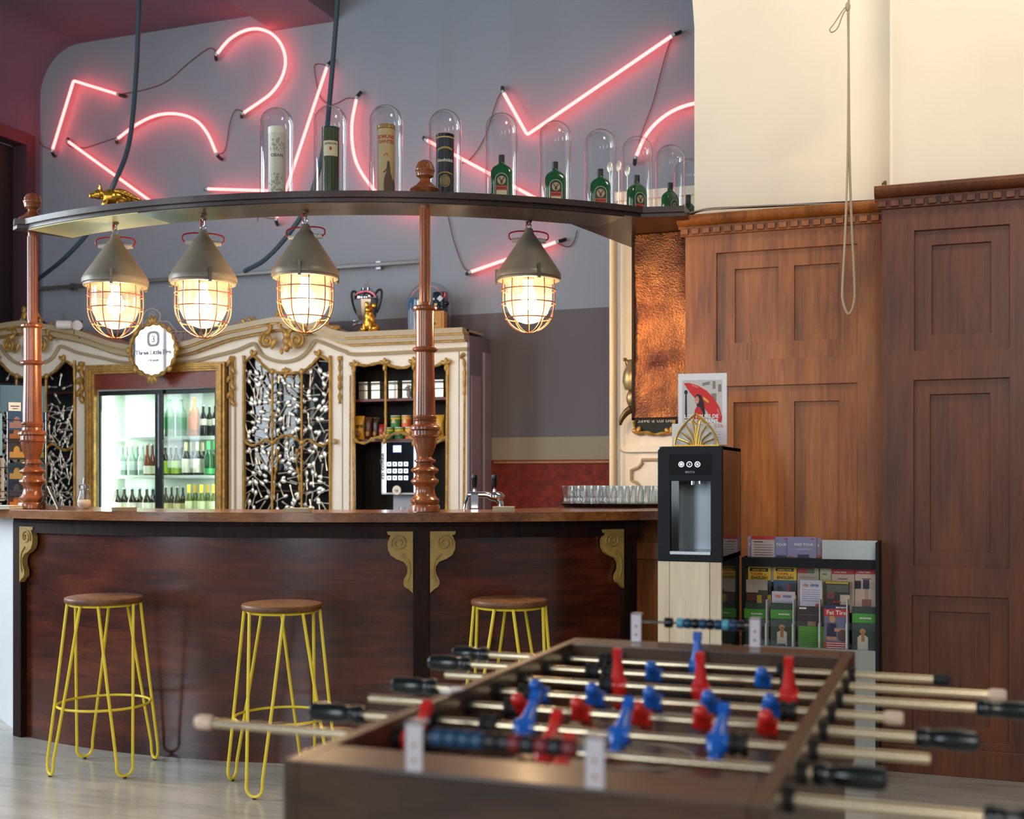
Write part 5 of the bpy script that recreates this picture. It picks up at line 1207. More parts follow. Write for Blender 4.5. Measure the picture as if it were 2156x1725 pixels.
# tray of upturned glasses
pt = oncounter(1300, 6.25); tr = thing('serving_tray', 'dark round-cornered tray carrying drinking glasses at the end of the bar', 'tray', pt); tr.rotation_euler.z = .08
tx, ty = .30, .19
def rrect(a, c, r_, z): return [(x0+r_*math.cos(t_), y0+r_*math.sin(t_), z) for (x0, y0), s0 in (((a-r_, c-r_), 0), ((-a+r_, c-r_), PI/2), ((-a+r_, -c+r_), PI), ((a-r_, -c+r_), 1.5*PI)) for t_ in [s0+PI/2*i/8 for i in range(9)]]
b = B(); R0 = [b.v(q_) for q_ in rrect(tx-.03, ty-.03, .08, 0)]; R1 = [b.v(q_) for q_ in rrect(tx-.028, ty-.028, .08, .006)]; R2 = [b.v(q_) for q_ in rrect(tx, ty, .1, .022)]; R3 = [b.v(q_) for q_ in rrect(tx-.012, ty-.012, .1, .022)]; R4 = [b.v(q_) for q_ in rrect(tx-.035, ty-.035, .08, .010)]
b.f(R0[::-1]); b.f(R4)
for a_, c_ in ((R0, R1), (R1, R2), (R2, R3), (R3, R4)):
    for i in range(len(a_)): b.f([a_[i], a_[(i+1) % len(a_)], c_[(i+1) % len(a_)], c_[i]])
b.obj('tray', mat('tray_brown', (40, 24, 20), .3), tr, world=False)
gl = bpy.data.objects.new('drinking_glass', None); C.objects.link(gl); gl['category'] = 'glass'
B().lathe([(0, .014), (.024, .012), (.027, .0), (.028, .004), (.026, .03), (.024, .045), (.028, .075), (.033, .100), (.0325, .104), (.0315, .100), (.027, .076), (.0225, .045), (.0245, .03), (.020, .016), (0, .018)], n=24).obj('bowl', clear, gl, world=False)
first = True
GX = [-.235, -.165, -.095, -.025, .045, .115, .185, .245]
gi = 0
M_ = Matrix.Translation(pt) @ Matrix.Rotation(.08, 4, 'Z')
rows = ['front row', 'second row', 'third row', 'back row']
for r_ in range(4):
    for c_ in range(8):
        if r_ in (0, 3) and c_ == 7: continue
        x = GX[c_]+(.02 if r_ % 2 else 0)-.005; y = -.115+r_*.072
        if abs(x) > .255: x = math.copysign(.252, x)
        q_ = M_ @ Vector((x, y, .0105)); lab = 'clear drinking glass in the %s on the tray, %s from the left' % (rows[r_], ORD[c_])
        if first: gl.location = q_; gl['label'] = lab; gl['group'] = 'drinking glasses on the tray'; first = False
        else: dup(gl, q_, 0, lab, 'drinking glasses on the tray')
# ---- postcard rack behind the left column
p = oncounter(44, 6.2); t = thing('postcard_rack', 'wire postcard rack with an acrylic header behind the left column', 'postcard rack', p); t.rotation_euler.z = facing(p)
kk = 6.2/F; wx = lambda x: (x-44)*kk; wz = lambda y: (1069-y)*kk
b = B()
for x in (-25, 18, 56, 93): b.tube([(wx(x), .0, 0), (wx(x), .0, wz(868))], .002, 5)
for y in (885, 925, 932, 985, 1035, 1050): b.tube([(wx(-25), -.012, wz(y)), (wx(93), -.012, wz(y))], .002, 5)
b.tube([(wx(-25), .06, 0), (wx(93), .06, 0), (wx(93), -.03, 0), (wx(-25), -.03, 0)], .003, 5, closed=True); b.obj('wire_frame', chrome, t, world=False)
B().box(wx(2), wx(93), .0, .005, wz(872), wz(808)).obj('header_holder', acryl, t, world=False)
B().box(wx(4), wx(91), .006, .008, wz(868), wz(812)).obj('header_card', mat('header_blue', (88, 124, 148), .4), t, world=False)
B().box(wx(20), wx(44), -.004, -.001, wz(866), wz(848)).obj('price_card', paper, t, world=False)
b = B(); b.box(wx(24), wx(41), -.005, -.004, wz(857), wz(855)); b.box(wx(28), wx(38), -.005, -.004, wz(862), wz(860.5)); b.obj('small_print', ink, t, world=False)
cards = [(19, 868, 'card_dusk', (34, 70, 110), (150, 110, 110)), (57, 868, 'card_blue', (30, 60, 110), (60, 90, 140)), (19, 892, 'card_night', (20, 22, 30), (150, 90, 40)), (57, 892, 'card_night2', (24, 24, 30), (120, 70, 40)), (19, 930, 'card_gold', (50, 40, 22), (190, 140, 60)), (57, 930, 'card_green', (40, 44, 24), (130, 120, 50)),
         (19, 975, 'card_teal', (16, 44, 62), (170, 140, 70)), (57, 975, 'card_sunset', (60, 80, 96), (180, 120, 60)), (19, 1010, 'card_sea', (14, 26, 44), (60, 60, 70)), (57, 1010, 'card_grey', (40, 44, 50), (90, 90, 90)), (19, 1035, 'card_amber', (100, 50, 20), (200, 120, 40)), (57, 1035, 'card_city', (60, 40, 30), (150, 90, 50))]
for i, (x, y, nm, c1, c2) in enumerate(cards):
    pc = thing('postcard', 'postcard in the rack behind the column, %s row, %s' % (['top', 'second', 'third', 'fourth', 'fifth', 'bottom'][i//2], ['left of the column', 'right of the column'][i % 2]), 'postcard', p, 0, 'postcards in the wire rack'); pc.rotation_euler.z = t.rotation_euler.z
    o = B().box(wx(x), wx(x+35), -.006+.002*(i//2), -.005+.002*(i//2), wz(y+38), wz(y)).obj('card', mat(nm, c1, .3), pc, world=False)
    b = B(); yy = -.0068+.002*(i//2); b.box(wx(x+3), wx(x+32), yy, yy+.0006, wz(y+34), wz(y+22)); b.ell((wx(x+17), yy, wz(y+20)), (.016, .0006, .026)); b.obj('printed_view', mat(nm+'_view', c2, .4), pc, world=False)
for i, (x0, y0, x1, y1, c_, lab) in enumerate([(-24, 872, 8, 960, (150, 196, 206), 'pale blue flyer in the wire rack at the left edge'), (-24, 925, 4, 1050, (176, 44, 56), 'pink-red flyer leaning low in the wire rack at the left edge'), (-24, 965, 12, 1055, (206, 200, 186), 'cream flyer behind the red one in the wire rack')]):
    pc = thing('flyer', lab, 'flyer', p, 0, 'flyers in the wire rack'); pc.rotation_euler.z = t.rotation_euler.z
    B().box(wx(x0), wx(x1), -.022+.006*i, -.0205+.006*i, wz(y1), wz(y0)).obj('sheet', mat('flyer_%d' % i, c_, .5), pc, world=False)
    b = B(); 
    for k in range(5): b.box(wx(x0+4), wx(x1-6), -.0228+.006*i, -.0221+.006*i, wz(y1-8-k*14), wz(y1-12-k*14))
    b.obj('printed_lines', paper if i == 1 else MATS['print_grey'], pc, world=False)

# ================================================================= on the cream wall
p = onY(1400, 900, YC-.01)
t = thing('chalkboard', 'small chalkboard in a gilt frame under the copper sheet', 'chalkboard', (onY(1375, 900, YC).x, YC-.004, onY(1375, 880, YC).z))
def cl(x, y): v = onY(x, y, YC); return (v.x-t.location.x, v.z-t.location.z)
B().plate([cl(1340, 855), cl(1340, 905), cl(1350, 911), cl(1412, 912), cl(1420, 905), cl(1420, 855)], [], -.012, -.002).obj('slate', mat('slate', (18, 34, 34), .7), t, world=False)
b = B(); wob(b, [(cl(x, y)[0], -.016, cl(x, y)[1]) for x, y in [(1337, 855), (1337, 880), (1338, 900), (1345, 912), (1360, 911), (1380, 915), (1400, 913), (1412, 912), (1420, 904), (1420, 880), (1420, 855), (1380, 850), (1337, 855)]], .010, .3)
for x, y in ((1345, 912), (1414, 911)): leafb(b, cl(x, y), 1.2, .04, .03, -.02); leafb(b, cl(x, y), 2.6, .04, .03, -.02)
b.obj('gilt_frame', gold, t, world=False)
text('Save a turtle', .040, (cl(1380, 889)[0]-.0, -.0135, cl(1380, 890)[1]), mat('chalk', (226, 224, 216), .9), t, world=False)
t = thing('chalkboard', 'second gilt chalkboard half hidden behind the poster holder', 'chalkboard', (onY(1460, 900, YC).x, YC-.004, onY(1460, 880, YC).z))
B().plate([cl(1422, 855), cl(1422, 905), cl(1500, 905), cl(1500, 855)], [], -.012, -.002).obj('slate', MATS['slate'], t, world=False)
text('S', .040, (cl(1434, 889)[0], -.0135, cl(1380, 890)[1]), MATS['chalk'], t, world=False, align='LEFT')
b = B(); wob(b, [(cl(x, y)[0], -.016, cl(x, y)[1]) for x, y in [(1424, 855), (1424, 905), (1440, 911), (1470, 913), (1500, 911)]], .009, .3); b.obj('gilt_frame', gold, t, world=False)
# kettle and scoop on the wall, seen past the copper edge
oldb = mat('old_brass', (150, 130, 90), .35, .7)
p = onY(1335, 785, YC-.12); t = thing('hanging_jug', 'old brass jug hanging on the cream wall, half behind the copper sheet', 'jug', p)
b = B(); b.lathe([(0, -.10), (.05, -.095), (.065, -.05), (.06, 0), (.04, .04), (.035, .06), (.045, .07), (0, .07)], n=28); b.obj('body', oldb, t, world=False)
b = B(); b.tube(cat([(-.03, 0, .06), (-.055, 0, .078), (-.038, 0, .0), (-.06, 0, -.03)]), .006, 8); b.ell((-.055, 0, .074), (.010, .010, .010)); b.obj('handle', oldb, t, world=False)
B().tube([(0, .0, .07), (0, .12, .09)], .005, 6).obj('wall_hook', darkw, t, world=False)
p = onY(1333, 850, YC-.10); t = thing('brass_scoop', 'brass scoop with a curved blade low at the left edge of the copper sheet', 'scoop', p)
b = B(); b.ell((-.0, 0, .03), (.04, .035, .055)); b.obj('bowl', oldb, t, world=False)
b = B(); 
P_ = cat([(-.01, 0, -.03), (-.04, 0, -.05), (-.065, 0, -.085), (-.075, 0, -.12)]); b.tube(P_, .01, 10, rad=[.022*(1-i/len(P_))**.6+.002 for i in range(len(P_))]); b.obj('spout', mat('dark_brass', (96, 76, 44), .35, .7), t, world=False)
B().tube([(0, .02, .06), (0, .10, .07)], .005, 6).obj('wall_hook', darkw, t, world=False)

# ================================================================= rope loop
t = thing('rope_loop', 'thin grey cord hanging in a long loop before the pine panelling', 'cord', atd(1784, 10, 5.1)); ropem = mat('cord_grey', (176, 160, 134), .8)
def rp(x, y): return atd(x, y, 5.1+.0*y)
b = B(); b.tube(cat([rp(*q_) for q_ in [(1788, -80), (1787, 0), (1785, 300), (1780, 480), (1774, 600), (1775, 635), (1786, 661), (1797, 640), (1799, 600), (1793, 470), (1788, 300), (1786, 40), (1784, 8)]]), .0052, 6); b.obj('loop', ropem, t)
b = B(); b.tube(cat([rp(*q_) for q_ in [(1786, 12), (1776, 20), (1756, 50), (1747, 62), (1752, 68), (1764, 58), (1775, 30), (1786, 14)]]), .003, 6); b.ell(rp(1785, 14), (.011, .01, .022)); b.obj('knot', ropem, t)

# ================================================================= water dispenser
X0, X1w, Yw, Dw = -1.139, -.872, 4.80, .46
zt_, zm_ = onY(1450, 940, Yw).z, onY(1450, 1182, Yw).z
wd = thing('water_dispenser', 'tall black water dispenser on a pale wooden stand', 'water dispenser', ((X0+X1w)/2, Yw+Dw/2, 0))
nx0, nx1 = onY(1428, 1100, Yw).x, onY(1496, 1100, Yw).x; nz0, nz1 = onY(1460, 1164, Yw).z, onY(1460, 1013, Yw).z
sx0 = onY(1411, 1100, Yw).x
satin = mat('satin_black', (12, 18, 21), .5, spec=.25)
b = B()
b.plate([(X0, zm_), (X1w, zm_), (X1w, zt_-.008), (X1w-.008, zt_), (X0+.016, zt_), (X0, zt_-.016)], [[(sx0, nz0), (sx0, nz1), (nx1, nz1), (nx1, nz0)]], Yw, Yw+.03)
b.obj('front_shell', satin, wd, bevel=.002)
b = B(); b.box(X0, X0+.012, Yw+.03, Yw+Dw, zm_, zt_-.014); b.box(X1w-.012, X1w, Yw+.03, Yw+Dw, zm_, zt_); b.box(X0, X1w, Yw+.03, Yw+Dw, zt_-.014, zt_-.0); b.box(X0, X1w, Yw+Dw-.01, Yw+Dw, zm_, zt_-.014); b.box(X0, X1w, Yw+.03, Yw+Dw, zm_, zm_+.02)
b.obj('side_shell', gblack, wd)
b = B(); b.box(sx0-.01, nx1+.01, Yw+.20, Yw+.21, nz0-.01, nz1+.01); b.obj('niche_back', mat('niche_steel', (168, 180, 188), .42, .7), wd)
b = B(); b.box(sx0-.01, sx0, Yw+.03, Yw+.2, nz0, nz1); b.box(sx0, nx0, Yw+.012, Yw+.02, nz0, nz1); b.obj('niche_side', gblack, wd); B().box(nx1, nx1+.01, Yw+.03, Yw+.2, nz0, nz1).obj('niche_side', MATS['niche_steel'], wd)
B().box(sx0, nx1, Yw-.006, Yw+.2, nz0-.008, nz0+.004).obj('drip_tray', steel, wd)
b = B(); b.cyl(.011, nz1-.016, nz1, ((nx0+nx1)/2-.02, Yw+.06, 0), 14); b.cyl(.008, nz1-.012, nz1, ((nx0+nx1)/2+.012, Yw+.06, 0), 14); b.obj('nozzle', chrome, wd)
B().box(sx0-.004, nx1+.002, Yw-.0025, Yw, onY(1450, 1000, Yw).z, onY(1450, 956, Yw).z).obj('display_glass', mat('display_black', (6, 8, 11), .45, spec=.15), wd)
for i, x in enumerate((1434.5, 1451.5, 1468.5)):
    c = onY(x, 978, Yw-.003); lt_ = emit('button_light', (.9, .93, 1), .8) if i == 0 else MATS['button_light']
    b = B(); b.tube([(c.x+.0105*math.cos(a), Yw-.004, c.z+.0105*math.sin(a)) for a in [2*PI*k/24 for k in range(24)]], .0014, 5, closed=True); bt = b.obj('button', lt_, wd)
    b = B()
    if i == 0: b.plate([(c.x+.006*math.cos(a), c.z+.006*math.sin(a)) for a in [2*PI*k/12 for k in range(12)]], [], Yw-.005, Yw-.003)
    elif i == 1: b.tube([(c.x-.002, Yw-.004, c.z+.004), (c.x+.003, Yw-.004, c.z), (c.x-.002, Yw-.004, c.z-.004)], .001, 5)
    else:
        for dz in (-.0035, 0, .0035): b.tube(cat([(c.x-.005, Yw-.004, c.z+dz), (c.x-.002, Yw-.004, c.z+dz+.0012), (c.x+.002, Yw-.004, c.z+dz-.0012), (c.x+.005, Yw-.004, c.z+dz)]), .0008, 4)
    b.obj('symbol', lt_, bt)
text('BRITA', .0125, (onY(1453, 995, Yw).x, Yw-.0035, onY(1453, 996.5, Yw).z), mat('print_light_grey', (170, 174, 178), .5), wd, sx=1.2)
palew = wood('pale_birch', (196, 176, 144), (216, 198, 168), (230, 214, 188), .5, .1, (12, 12, .8), 2, .03)
g1, g2 = onY(1409, 1250, Yw).x, onY(1494, 1250, Yw).x
for a, c, dy in ((X0, g1-.0015, .004), (g1+.0015, g2-.001, 0), (g2+.001, X1w-.004, .003)): B().box(a, c, Yw+dy, Yw+.03, .0, zm_-.003).obj('stand_board', palew, wd)
B().box(X0+.004, X1w-.006, Yw+.02, Yw+Dw, 0, zm_-.002).obj('stand', gblack, wd)
# napkin holder on the dispenser
px = onY(1466, 930, Yw+.13); zz = zt_+.0008
t = thing('napkin_holder', 'gold fan-patterned napkin holder on top of the water dispenser', 'napkin holder', (px.x, Yw+.12, zz), .25)
def fan(b, y):
    h, w_ = .135, .090
    arc = [(w_*math.copysign(1-u**1.9, s_), h*u) for s_ in (-1,) for u in [i/14 for i in range(15)]]+[(w_*(1-u**1.9), h*u) for u in [i/14 for i in range(13, -1, -1)]]
    b.tube([(x, y, z+.003) for x, z in arc], .0045, 6)
    b.box(-w_-.004, w_+.004, y-.004, y+.004, 0, .007)
    for k, (x1, z1) in enumerate(((.018, .108), (.042, .088), (.062, .060), (.077, .034))):
        for s_ in (-1, 1):
            x0 = s_*.0035*(k+.3)*2.1
            b.tube(cat([(x0, y, .004), (x0+s_*(x1-abs(x0))*.22, y, z1*.5), (x0+s_*(x1-abs(x0))*.98, y, z1)]), .0036, 6)
    b.tube([(0, y, .005), (0, y, .09)], .003, 6); b.tube([(-.012, y, .115), (0, y, .092), (.012, y, .115)], .003, 6)
b = B(); fan(b, -.028); b.obj('front_fan', brass, t, world=False)
b = B(); fan(b, .028); b.obj('back_fan', brass, t, world=False)
B().box(-.094, .094, -.032, .032, 0, .004).obj('base', brass, t, world=False)
t2 = thing('napkins', 'white paper napkins standing in the gold holder', 'napkins', (px.x, Yw+.12, zz+.0045), .25)
for k in range(5): B().box(-.100+.006*k, .072+.004*k, -.020+.009*k, -.014+.009*k, 0, .092-.003*k).obj('napkin', paper, t2, world=False)
# acrylic poster stand
pp = onY(1480, 930, Yw+.27)
t = thing('poster_stand', 'clear acrylic stand with a red umbrella poster on the water dispenser', 'poster', (pp.x, Yw+.26, zz), .12)
w_, h_ = .108, .325
B().box(-w_, w_, -.004, .004, .004, h_).obj('acrylic_sleeve', acryl, t, world=False)
b = B(); b.box(-w_, w_, -.035, .04, 0, .003); b.f([b.v((w_, -.035, 0)), b.v((w_, 0, .05)), b.v((w_, .04, 0))]); b.obj('acrylic_foot', acryl, t, world=False, smooth=0)
ps = B().box(-w_+.004, w_-.004, -.0055, -.0048, .012, h_-.004).obj('poster_sheet', mat('poster_white', (236, 234, 236), .6), t, world=False)
def pr(name, col, y, polys, par=ps):
    b = B()
    for pl_ in polys: b.plate([(x*w_, z*h_) for x, z in pl_], [], -.0055-y, -.0053-y+.0001)
    return b.obj(name, mat(name, col, .6), par, world=False, smooth=0)
def ep(cx, cz, rx, rz, n=20, a0=0, a1=2*PI): return [(cx+rx*math.cos(a0+(a1-a0)*i/n), cz+rz*math.sin(a0+(a1-a0)*i/n)) for i in range(n+(0 if abs(a1-a0-2*PI) < .01 else 1))]
pr('printed_street', (206, 200, 194), .0004, [[(-.80, .33), (.78, .33), (.78, .90), (-.80, .90)]])
pr('printed_facade', (140, 132, 124), .0007, [[(.35, .62), (.55, .62), (.55, .72), (.35, .72)], [(.4, .78), (.52, .78), (.52, .88), (.4, .88)], [(.62, .74), (.75, .74), (.75, .84), (.62, .84)], [(.0, .82), (.3, .84), (.3, .88), (.0, .86)]])
pr('printed_lamp_post', (24, 34, 52), .0007, [[(-.70, .35), (-.60, .35), (-.62, .72), (-.68, .72)], ep(-.65, .74, .07, .03)])
pr('printed_umbrella', (216, 46, 44), .0012, [[(-.74, .86), (-.55, .865), (-.2, .83), (.15, .76), (.45, .66), (.68, .53), (.78, .40), (.74, .33), (.55, .36), (.30, .42), (.10, .52), (-.20, .62), (-.50, .74)]])
pr('umbrella_panels', (236, 120, 110), .0016, [[(-.45, .845), (-.2, .82), (-.15, .79), (-.4, .82)], [(.56, .50), (.66, .44), (.74, .40), (.62, .52)]])
pr('umbrella_flag', (228, 176, 60), .0016, [[(.05, .68), (.26, .62), (.22, .59), (.02, .65)]])
pr('printed_hair', (40, 24, 24), .0018, [[(-.30, .68), (-.20, .715), (-.06, .70), (.04, .62), (.10, .50), (.12, .40), (-.10, .40), (-.18, .50), (-.24, .60)]])
pr('printed_face', (206, 148, 118), .0022, [ep(-.21, .635, .085, .052)])
pr('printed_smile', (240, 230, 226), .0026, [ep(-.225, .612, .03, .006, 8)])
pr('printed_jacket', (206, 40, 44), .0020, [[(-.34, .40), (-.30, .50), (-.22, .55), (-.10, .54), (.02, .46), (.05, .38), (-.34, .36)]])
pm = mat('poster_letters', (250, 248, 246), .6); pm2 = mat('poster_letters_red', (220, 150, 148), .6)
text('LOS TOURS DE', .0215, (-.004, -.0082, .395*h_), pm, ps, bold=.0007, world=False)
text('SANDEMANS', .0245, (-.004, -.0082, .325*h_), pm, ps, bold=.0009, world=False)
text('ESTÁN DE VUELTA', .0185, (.01, -.0066, .270*h_), pm2, ps, bold=.0004, world=False)
b = B()
for k in range(5): b.box(.15*w_, .72*w_, -.0066, -.0058, h_*(.21-.035*k), h_*(.213-.035*k))
b.obj('printed_text_lines', mat('line_grey', (176, 176, 180)), ps, world=False)

# ================================================================= brochure rack
Yr = 5.30; rx0, rx1 = onY(1563, 1250, Yr).x, onY(1853, 1250, Yr).x; rzt = onY(1750, 1178, Yr).z
rk = thing('brochure_rack', 'black and grey floor rack of tourist brochures beside the water dispenser', 'brochure rack', ((rx0+rx1)/2, Yr, 0))
grey = mat('rack_grey', (150, 152, 146), .5)
b = B(); ex = onY(1846, 1250, Yr).x
b.box(ex, rx1, Yr-.10, Yr+.13, 0, onY(1850, 1141, Yr).z+.0); b.obj('side_board', satin, rk); b = B(); b.box(rx0, rx0+.015, Yr-.02, Yr+.13, 0, rzt); b.obj('side_board', satin, rk)
B().box(rx0, ex, Yr-.012, Yr+.13, onY(1750, 1197, Yr).z, rzt).obj('top_bar', satin, rk)
B().box(rx0, ex, Yr+.09, Yr+.12, 0, rzt).obj('back_board', satin, rk)
zlow = onY(1750, 1368, Yr).z
B().box(rx0+.02, ex, Yr-.10, Yr-.085, .02, onY(1750, 1367, Yr-.10).z).obj('lower_front', grey, rk)
B().box(onY(1731, 1150, Yr).x, ex+.002, Yr-.0, Yr+.004, rzt+.001, onY(1780, 1138, Yr).z).obj('header_card', mat('header_white', (196, 206, 206), .7), rk)
for x in (1617, 1673, 1728, 1785):
    b = B(); X = onY(x, 1300, Yr).x; b.box(X-.003, X+.002, Yr-.05, Yr+.05, zlow, onY(x, 1262, Yr).z); b.box(X-.004, X+.004, Yr-.07, Yr+.02, zlow, onY(x, 1310, Yr).z)
    b.obj('divider', mat('divider_white', (192, 200, 192), .5), rk)
for k in range(5):
    zz_ = zlow+.04+.085*k; B().box(rx0+.02, ex-.002, Yr-.086+.034*k, Yr-.084+.034*k+.002, zz_-.03, zz_).obj('tier_lip', acryl, rk)
BM = {}
def bm_(c): 
    n_ = 'print_%02x%02x%02x' % c
    return mat(n_, c, .45)
def leaflet(x0, x1, y0, y1, Y, base, blocks, texts, label, rz=0):
    """a leaflet from its photograph box; blocks are (u0, u1, v0, v1, colour), v downwards, texts are (string, size, u, v, colour)"""
    a, c = onY(x0, (y0+y1)/2, Y).x, onY(x1, (y0+y1)/2, Y).x; top = onY((x0+x1)/2, y0, Y).z; H_ = .21; W_ = c-a; vis = top-onY((x0+x1)/2, y1, Y).z; H_ = max(vis, .205)
    t = thing('leaflet', label, 'leaflet', ((a+c)/2, Y, top-H_), rz, 'leaflets in the brochure rack')
    s = B().box(-W_/2, W_/2, 0, .004, 0, H_).obj('cover', bm_(base), t, world=False)
    for i, (u0, u1, v0, v1, col) in enumerate(blocks):
        if col[0] < 0:
            b = B(); col = tuple(abs(k) for k in col); b.plate([(-W_/2+W_*(u0+u1)/2+W_*(u1-u0)/2*math.cos(2*PI*k/18), H_-vis*(v0+v1)/2+vis*(v1-v0)/2*math.sin(2*PI*k/18)) for k in range(18)], [], -.0003*(i+1)-.0001, 0)
        else: b = B(); b.box(-W_/2+W_*u0, -W_/2+W_*u1, -.0003*(i+1)-.0001, 0, H_-vis*v1, H_-vis*v0)
        b.obj('printed_block', bm_(col), s, world=False)
    for (st_, sz, u, v, col) in texts:
        text(st_, sz, (-W_/2+W_*u, -.0003*(len(blocks)+2), H_-vis*v), bm_(col), s, bold=.0004, world=False)
    return t
Y_ = (251, 205, 38); K = (20, 24, 30); G = (40, 62, 44); GB = (70, 150, 46); Wt = (232, 228, 222)
# top row standing above the bar
yt = Yr+.064
leaflet(1574, 1583, 1129, 1176, yt+.012, (150, 140, 176), [], [('F', .016, .5, .42, Wt)], 'violet tour leaflet, leftmost strip on the rack top')
leaflet(1582, 1631, 1129, 1176, yt, (196, 178, 180), [(0, 1, 0, .16, (180, 44, 52)), (.1, .5, .24, .28, K)]+[(.1, .9, .38+.11*k, .40+.11*k, (120, 104, 110)) for k in range(5)], [], 'white leaflet with a red header on the rack top')
leaflet(1631, 1659, 1131, 1176, yt+.012, (132, 138, 180), [(.1, .9, .85, 1, (60, 60, 96)), (.72, .95, .05, .12, (180, 60, 50))], [('TOUR', .017, .5, .42, Wt)], 'violet tour leaflet beside the red-headed leaflet, half covered')
leaflet(1658, 1719, 1131, 1176, yt, (144, 138, 180), [(.35, .75, .82, 1, (52, 52, 84)), (.82, .93, .06, .12, (180, 60, 50)), (.02, .2, .9, 1, (160, 90, 80))], [('FREE TOUR', .0165, .56, .42, Wt), ('AUF DEUTSCH', .010, .56, .62, (200, 196, 220))], 'wide violet free tour leaflet on the rack top')
leaflet(1718, 1730, 1133, 1176, yt+.012, (150, 130, 160), [(0, 1, .85, 1, (170, 80, 70))], [('S', .016, .4, .42, Wt)], 'narrow violet leaflet edge right of the wide one')
leaflet(1728, 1788, 1165, 1180, yt+.02, (214, 180, 50), [(.2, .45, .2, 1, (160, 60, 40))], [], 'yellow leaflet edge poking up below the white card')
# main rows
y5, y4, y3, y2 = Yr+.05, Yr+.016, Yr-.020, Yr-.055
for i, x in enumerate((1575, 1629)):
    leaflet(x, x+48, 1193, 1252, y5, Y_, [(.08, .88, .06, .18, K), (0, 1, .49, 1, (60, 96, 130)), (.15, .4, .7, 1, (60, 50, 46)), (.55, .8, .62, 1, (140, 70, 60)), (.7, 1, .6, 1, (70, 44, 40))], [('INSIDER TOUR', .0092, .48, .15, Y_), ('TOURS', .0165, .38, .31, (206, 70, 34)), ('IN', .006, .76, .31, (206, 70, 34)), ('ENGLISH', .0185, .5, .45, K)], ['yellow leaflet at the left end of the rack', 'yellow leaflet, second from the left in the rack'][i]+' advertising tours')
leaflet(1679, 1724, 1196, 1235, y5, (196, 176, 160), [(0, .8, 0, .30, (176, 44, 48)), (.45, .8, .06, .30, (90, 120, 84)), (.1, .9, .5, .53, (150, 130, 120)), (.1, .9, .65, .68, (150, 130, 120))], [], 'cream leaflet with a red top in the middle of the upper tier')
leaflet(1726, 1751, 1196, 1226, y5, (190, 180, 96), [(.1, .95, .1, .8, (200, 196, 160)), (.2, .6, .4, .5, (110, 120, 80))], [], 'small map leaflet with a yellow edge in the upper tier')
for i, x in enumerate((1750, 1800)):
    leaflet(x, x+49, 1192, 1280, y5-.004*i, (218, 188, 166), [(0, 1, 0, .20, (190, 48, 54)), (.3, .7, .30, .32, (80, 60, 60))]+([(.35, .62, .33, .55, (44, 40, 60)), (.42, .56, .55, .8, (200, 150, 130)), (.3, .7, .8, .98, (160, 96, 70)), (.0, .26, .36, .55, K)] if i else [(0, .9, .37, .42, (200, 170, 60))]), [('BERLIN', .021, .5, .06, (240, 190, 190)), ('in Ihrer Tasche', .0085, .4, .165, Wt)], ['pink city leaflet with a red top, second from the right', 'pink city leaflet with an upside-down figure at the right end'][i])
leaflet(1567, 1616, 1221, 1275, y4, (176, 160, 150), [(0, 1, .5, 1, (52, 36, 34)), (.1, .9, .56, .8, (90, 44, 40)), (.6, 1, .4, .62, (60, 64, 40)), (.55, .75, .6, .95, (190, 160, 40))], [], 'grey and black leaflet with a yellow figure at the left')
leaflet(1625, 1674, 1246, 1300, y4, (206, 198, 214), [(.05, .95, .12, .14, (230, 160, 80))]+[(.15, .85, .40+.06*k, .415+.06*k, (120, 130, 180)) for k in range(3)], [('city', .0165, .27, .22, (214, 96, 40)), ('circle', .0165, .66, .22, (46, 84, 150))], 'pale bus tour leaflet, lower one left of centre')
leaflet(1684, 1731, 1222, 1285, y4, (214, 208, 222), [(.1, .9, .32+.07*k, .335+.07*k, (120, 130, 180)) for k in range(6)]+[(.7, 1, .78, 1, (214, 90, 60))], [('city', .0165, .27, .2, (214, 96, 40)), ('circle', .0165, .66, .2, (46, 84, 150))], 'pale bus tour leaflet, taller one in the middle of the rack')
leaflet(1736, 1789, 1226, 1285, y4, (44, 34, 32), [(.05, .95, .0, .06, (200, 170, 60)), (.08, .95, .1, .36, (84, 92, 76)), (.62, 1, .45, .8, (200, 184, 160)), (.1, .4, .36, .6, (120, 60, 50))], [('Berlin', .0145, .5, .75, (200, 50, 30)), ('Dungeon', .0145, .45, .93, (200, 50, 30))], 'black leaflet with red lettering right of centre')
leaflet(1567, 1614, 1270, 1360, y3, G, [(0, 1, .14, .36, GB), (.1, .9, .4, .41, (120, 150, 120))], [('BIOSPHÄRE', .0095, .56, .27, Wt)], 'dark green leaflet with a bright green band, leftmost')
leaflet(1622, 1672, 1270, 1360, y3, G, [(0, 1, .16, .37, GB), (.28, .70, .68, 1, (200, 188, 172)), (.30, .68, .64, .80, (-200, -188, -172)), (.36, .60, .50, .63, (-186, -132, -84)), (.42, .56, .56, .80, (160, 110, 70)), (.3, .64, .95, 1, (50, 80, 120))], [('BIOSPHÄRE', .0095, .58, .28, Wt)], 'green leaflet with a blonde girl seen from behind, left of centre')
leaflet(1678, 1735, 1277, 1365, y3, (48, 36, 36), [(.06, 1, .48, 1, (84, 150, 44)), (.08, .35, .03, .07, Wt), (.4, .7, .36, .47, (150, 110, 80)), (.12, .8, .2, .21, (120, 110, 110))]+[(.12, .94, .6+.05*k, .61+.05*k, (60, 110, 40)) for k in range(7)], [], 'black and bright green leaflet in the middle of the bottom tier', .03)
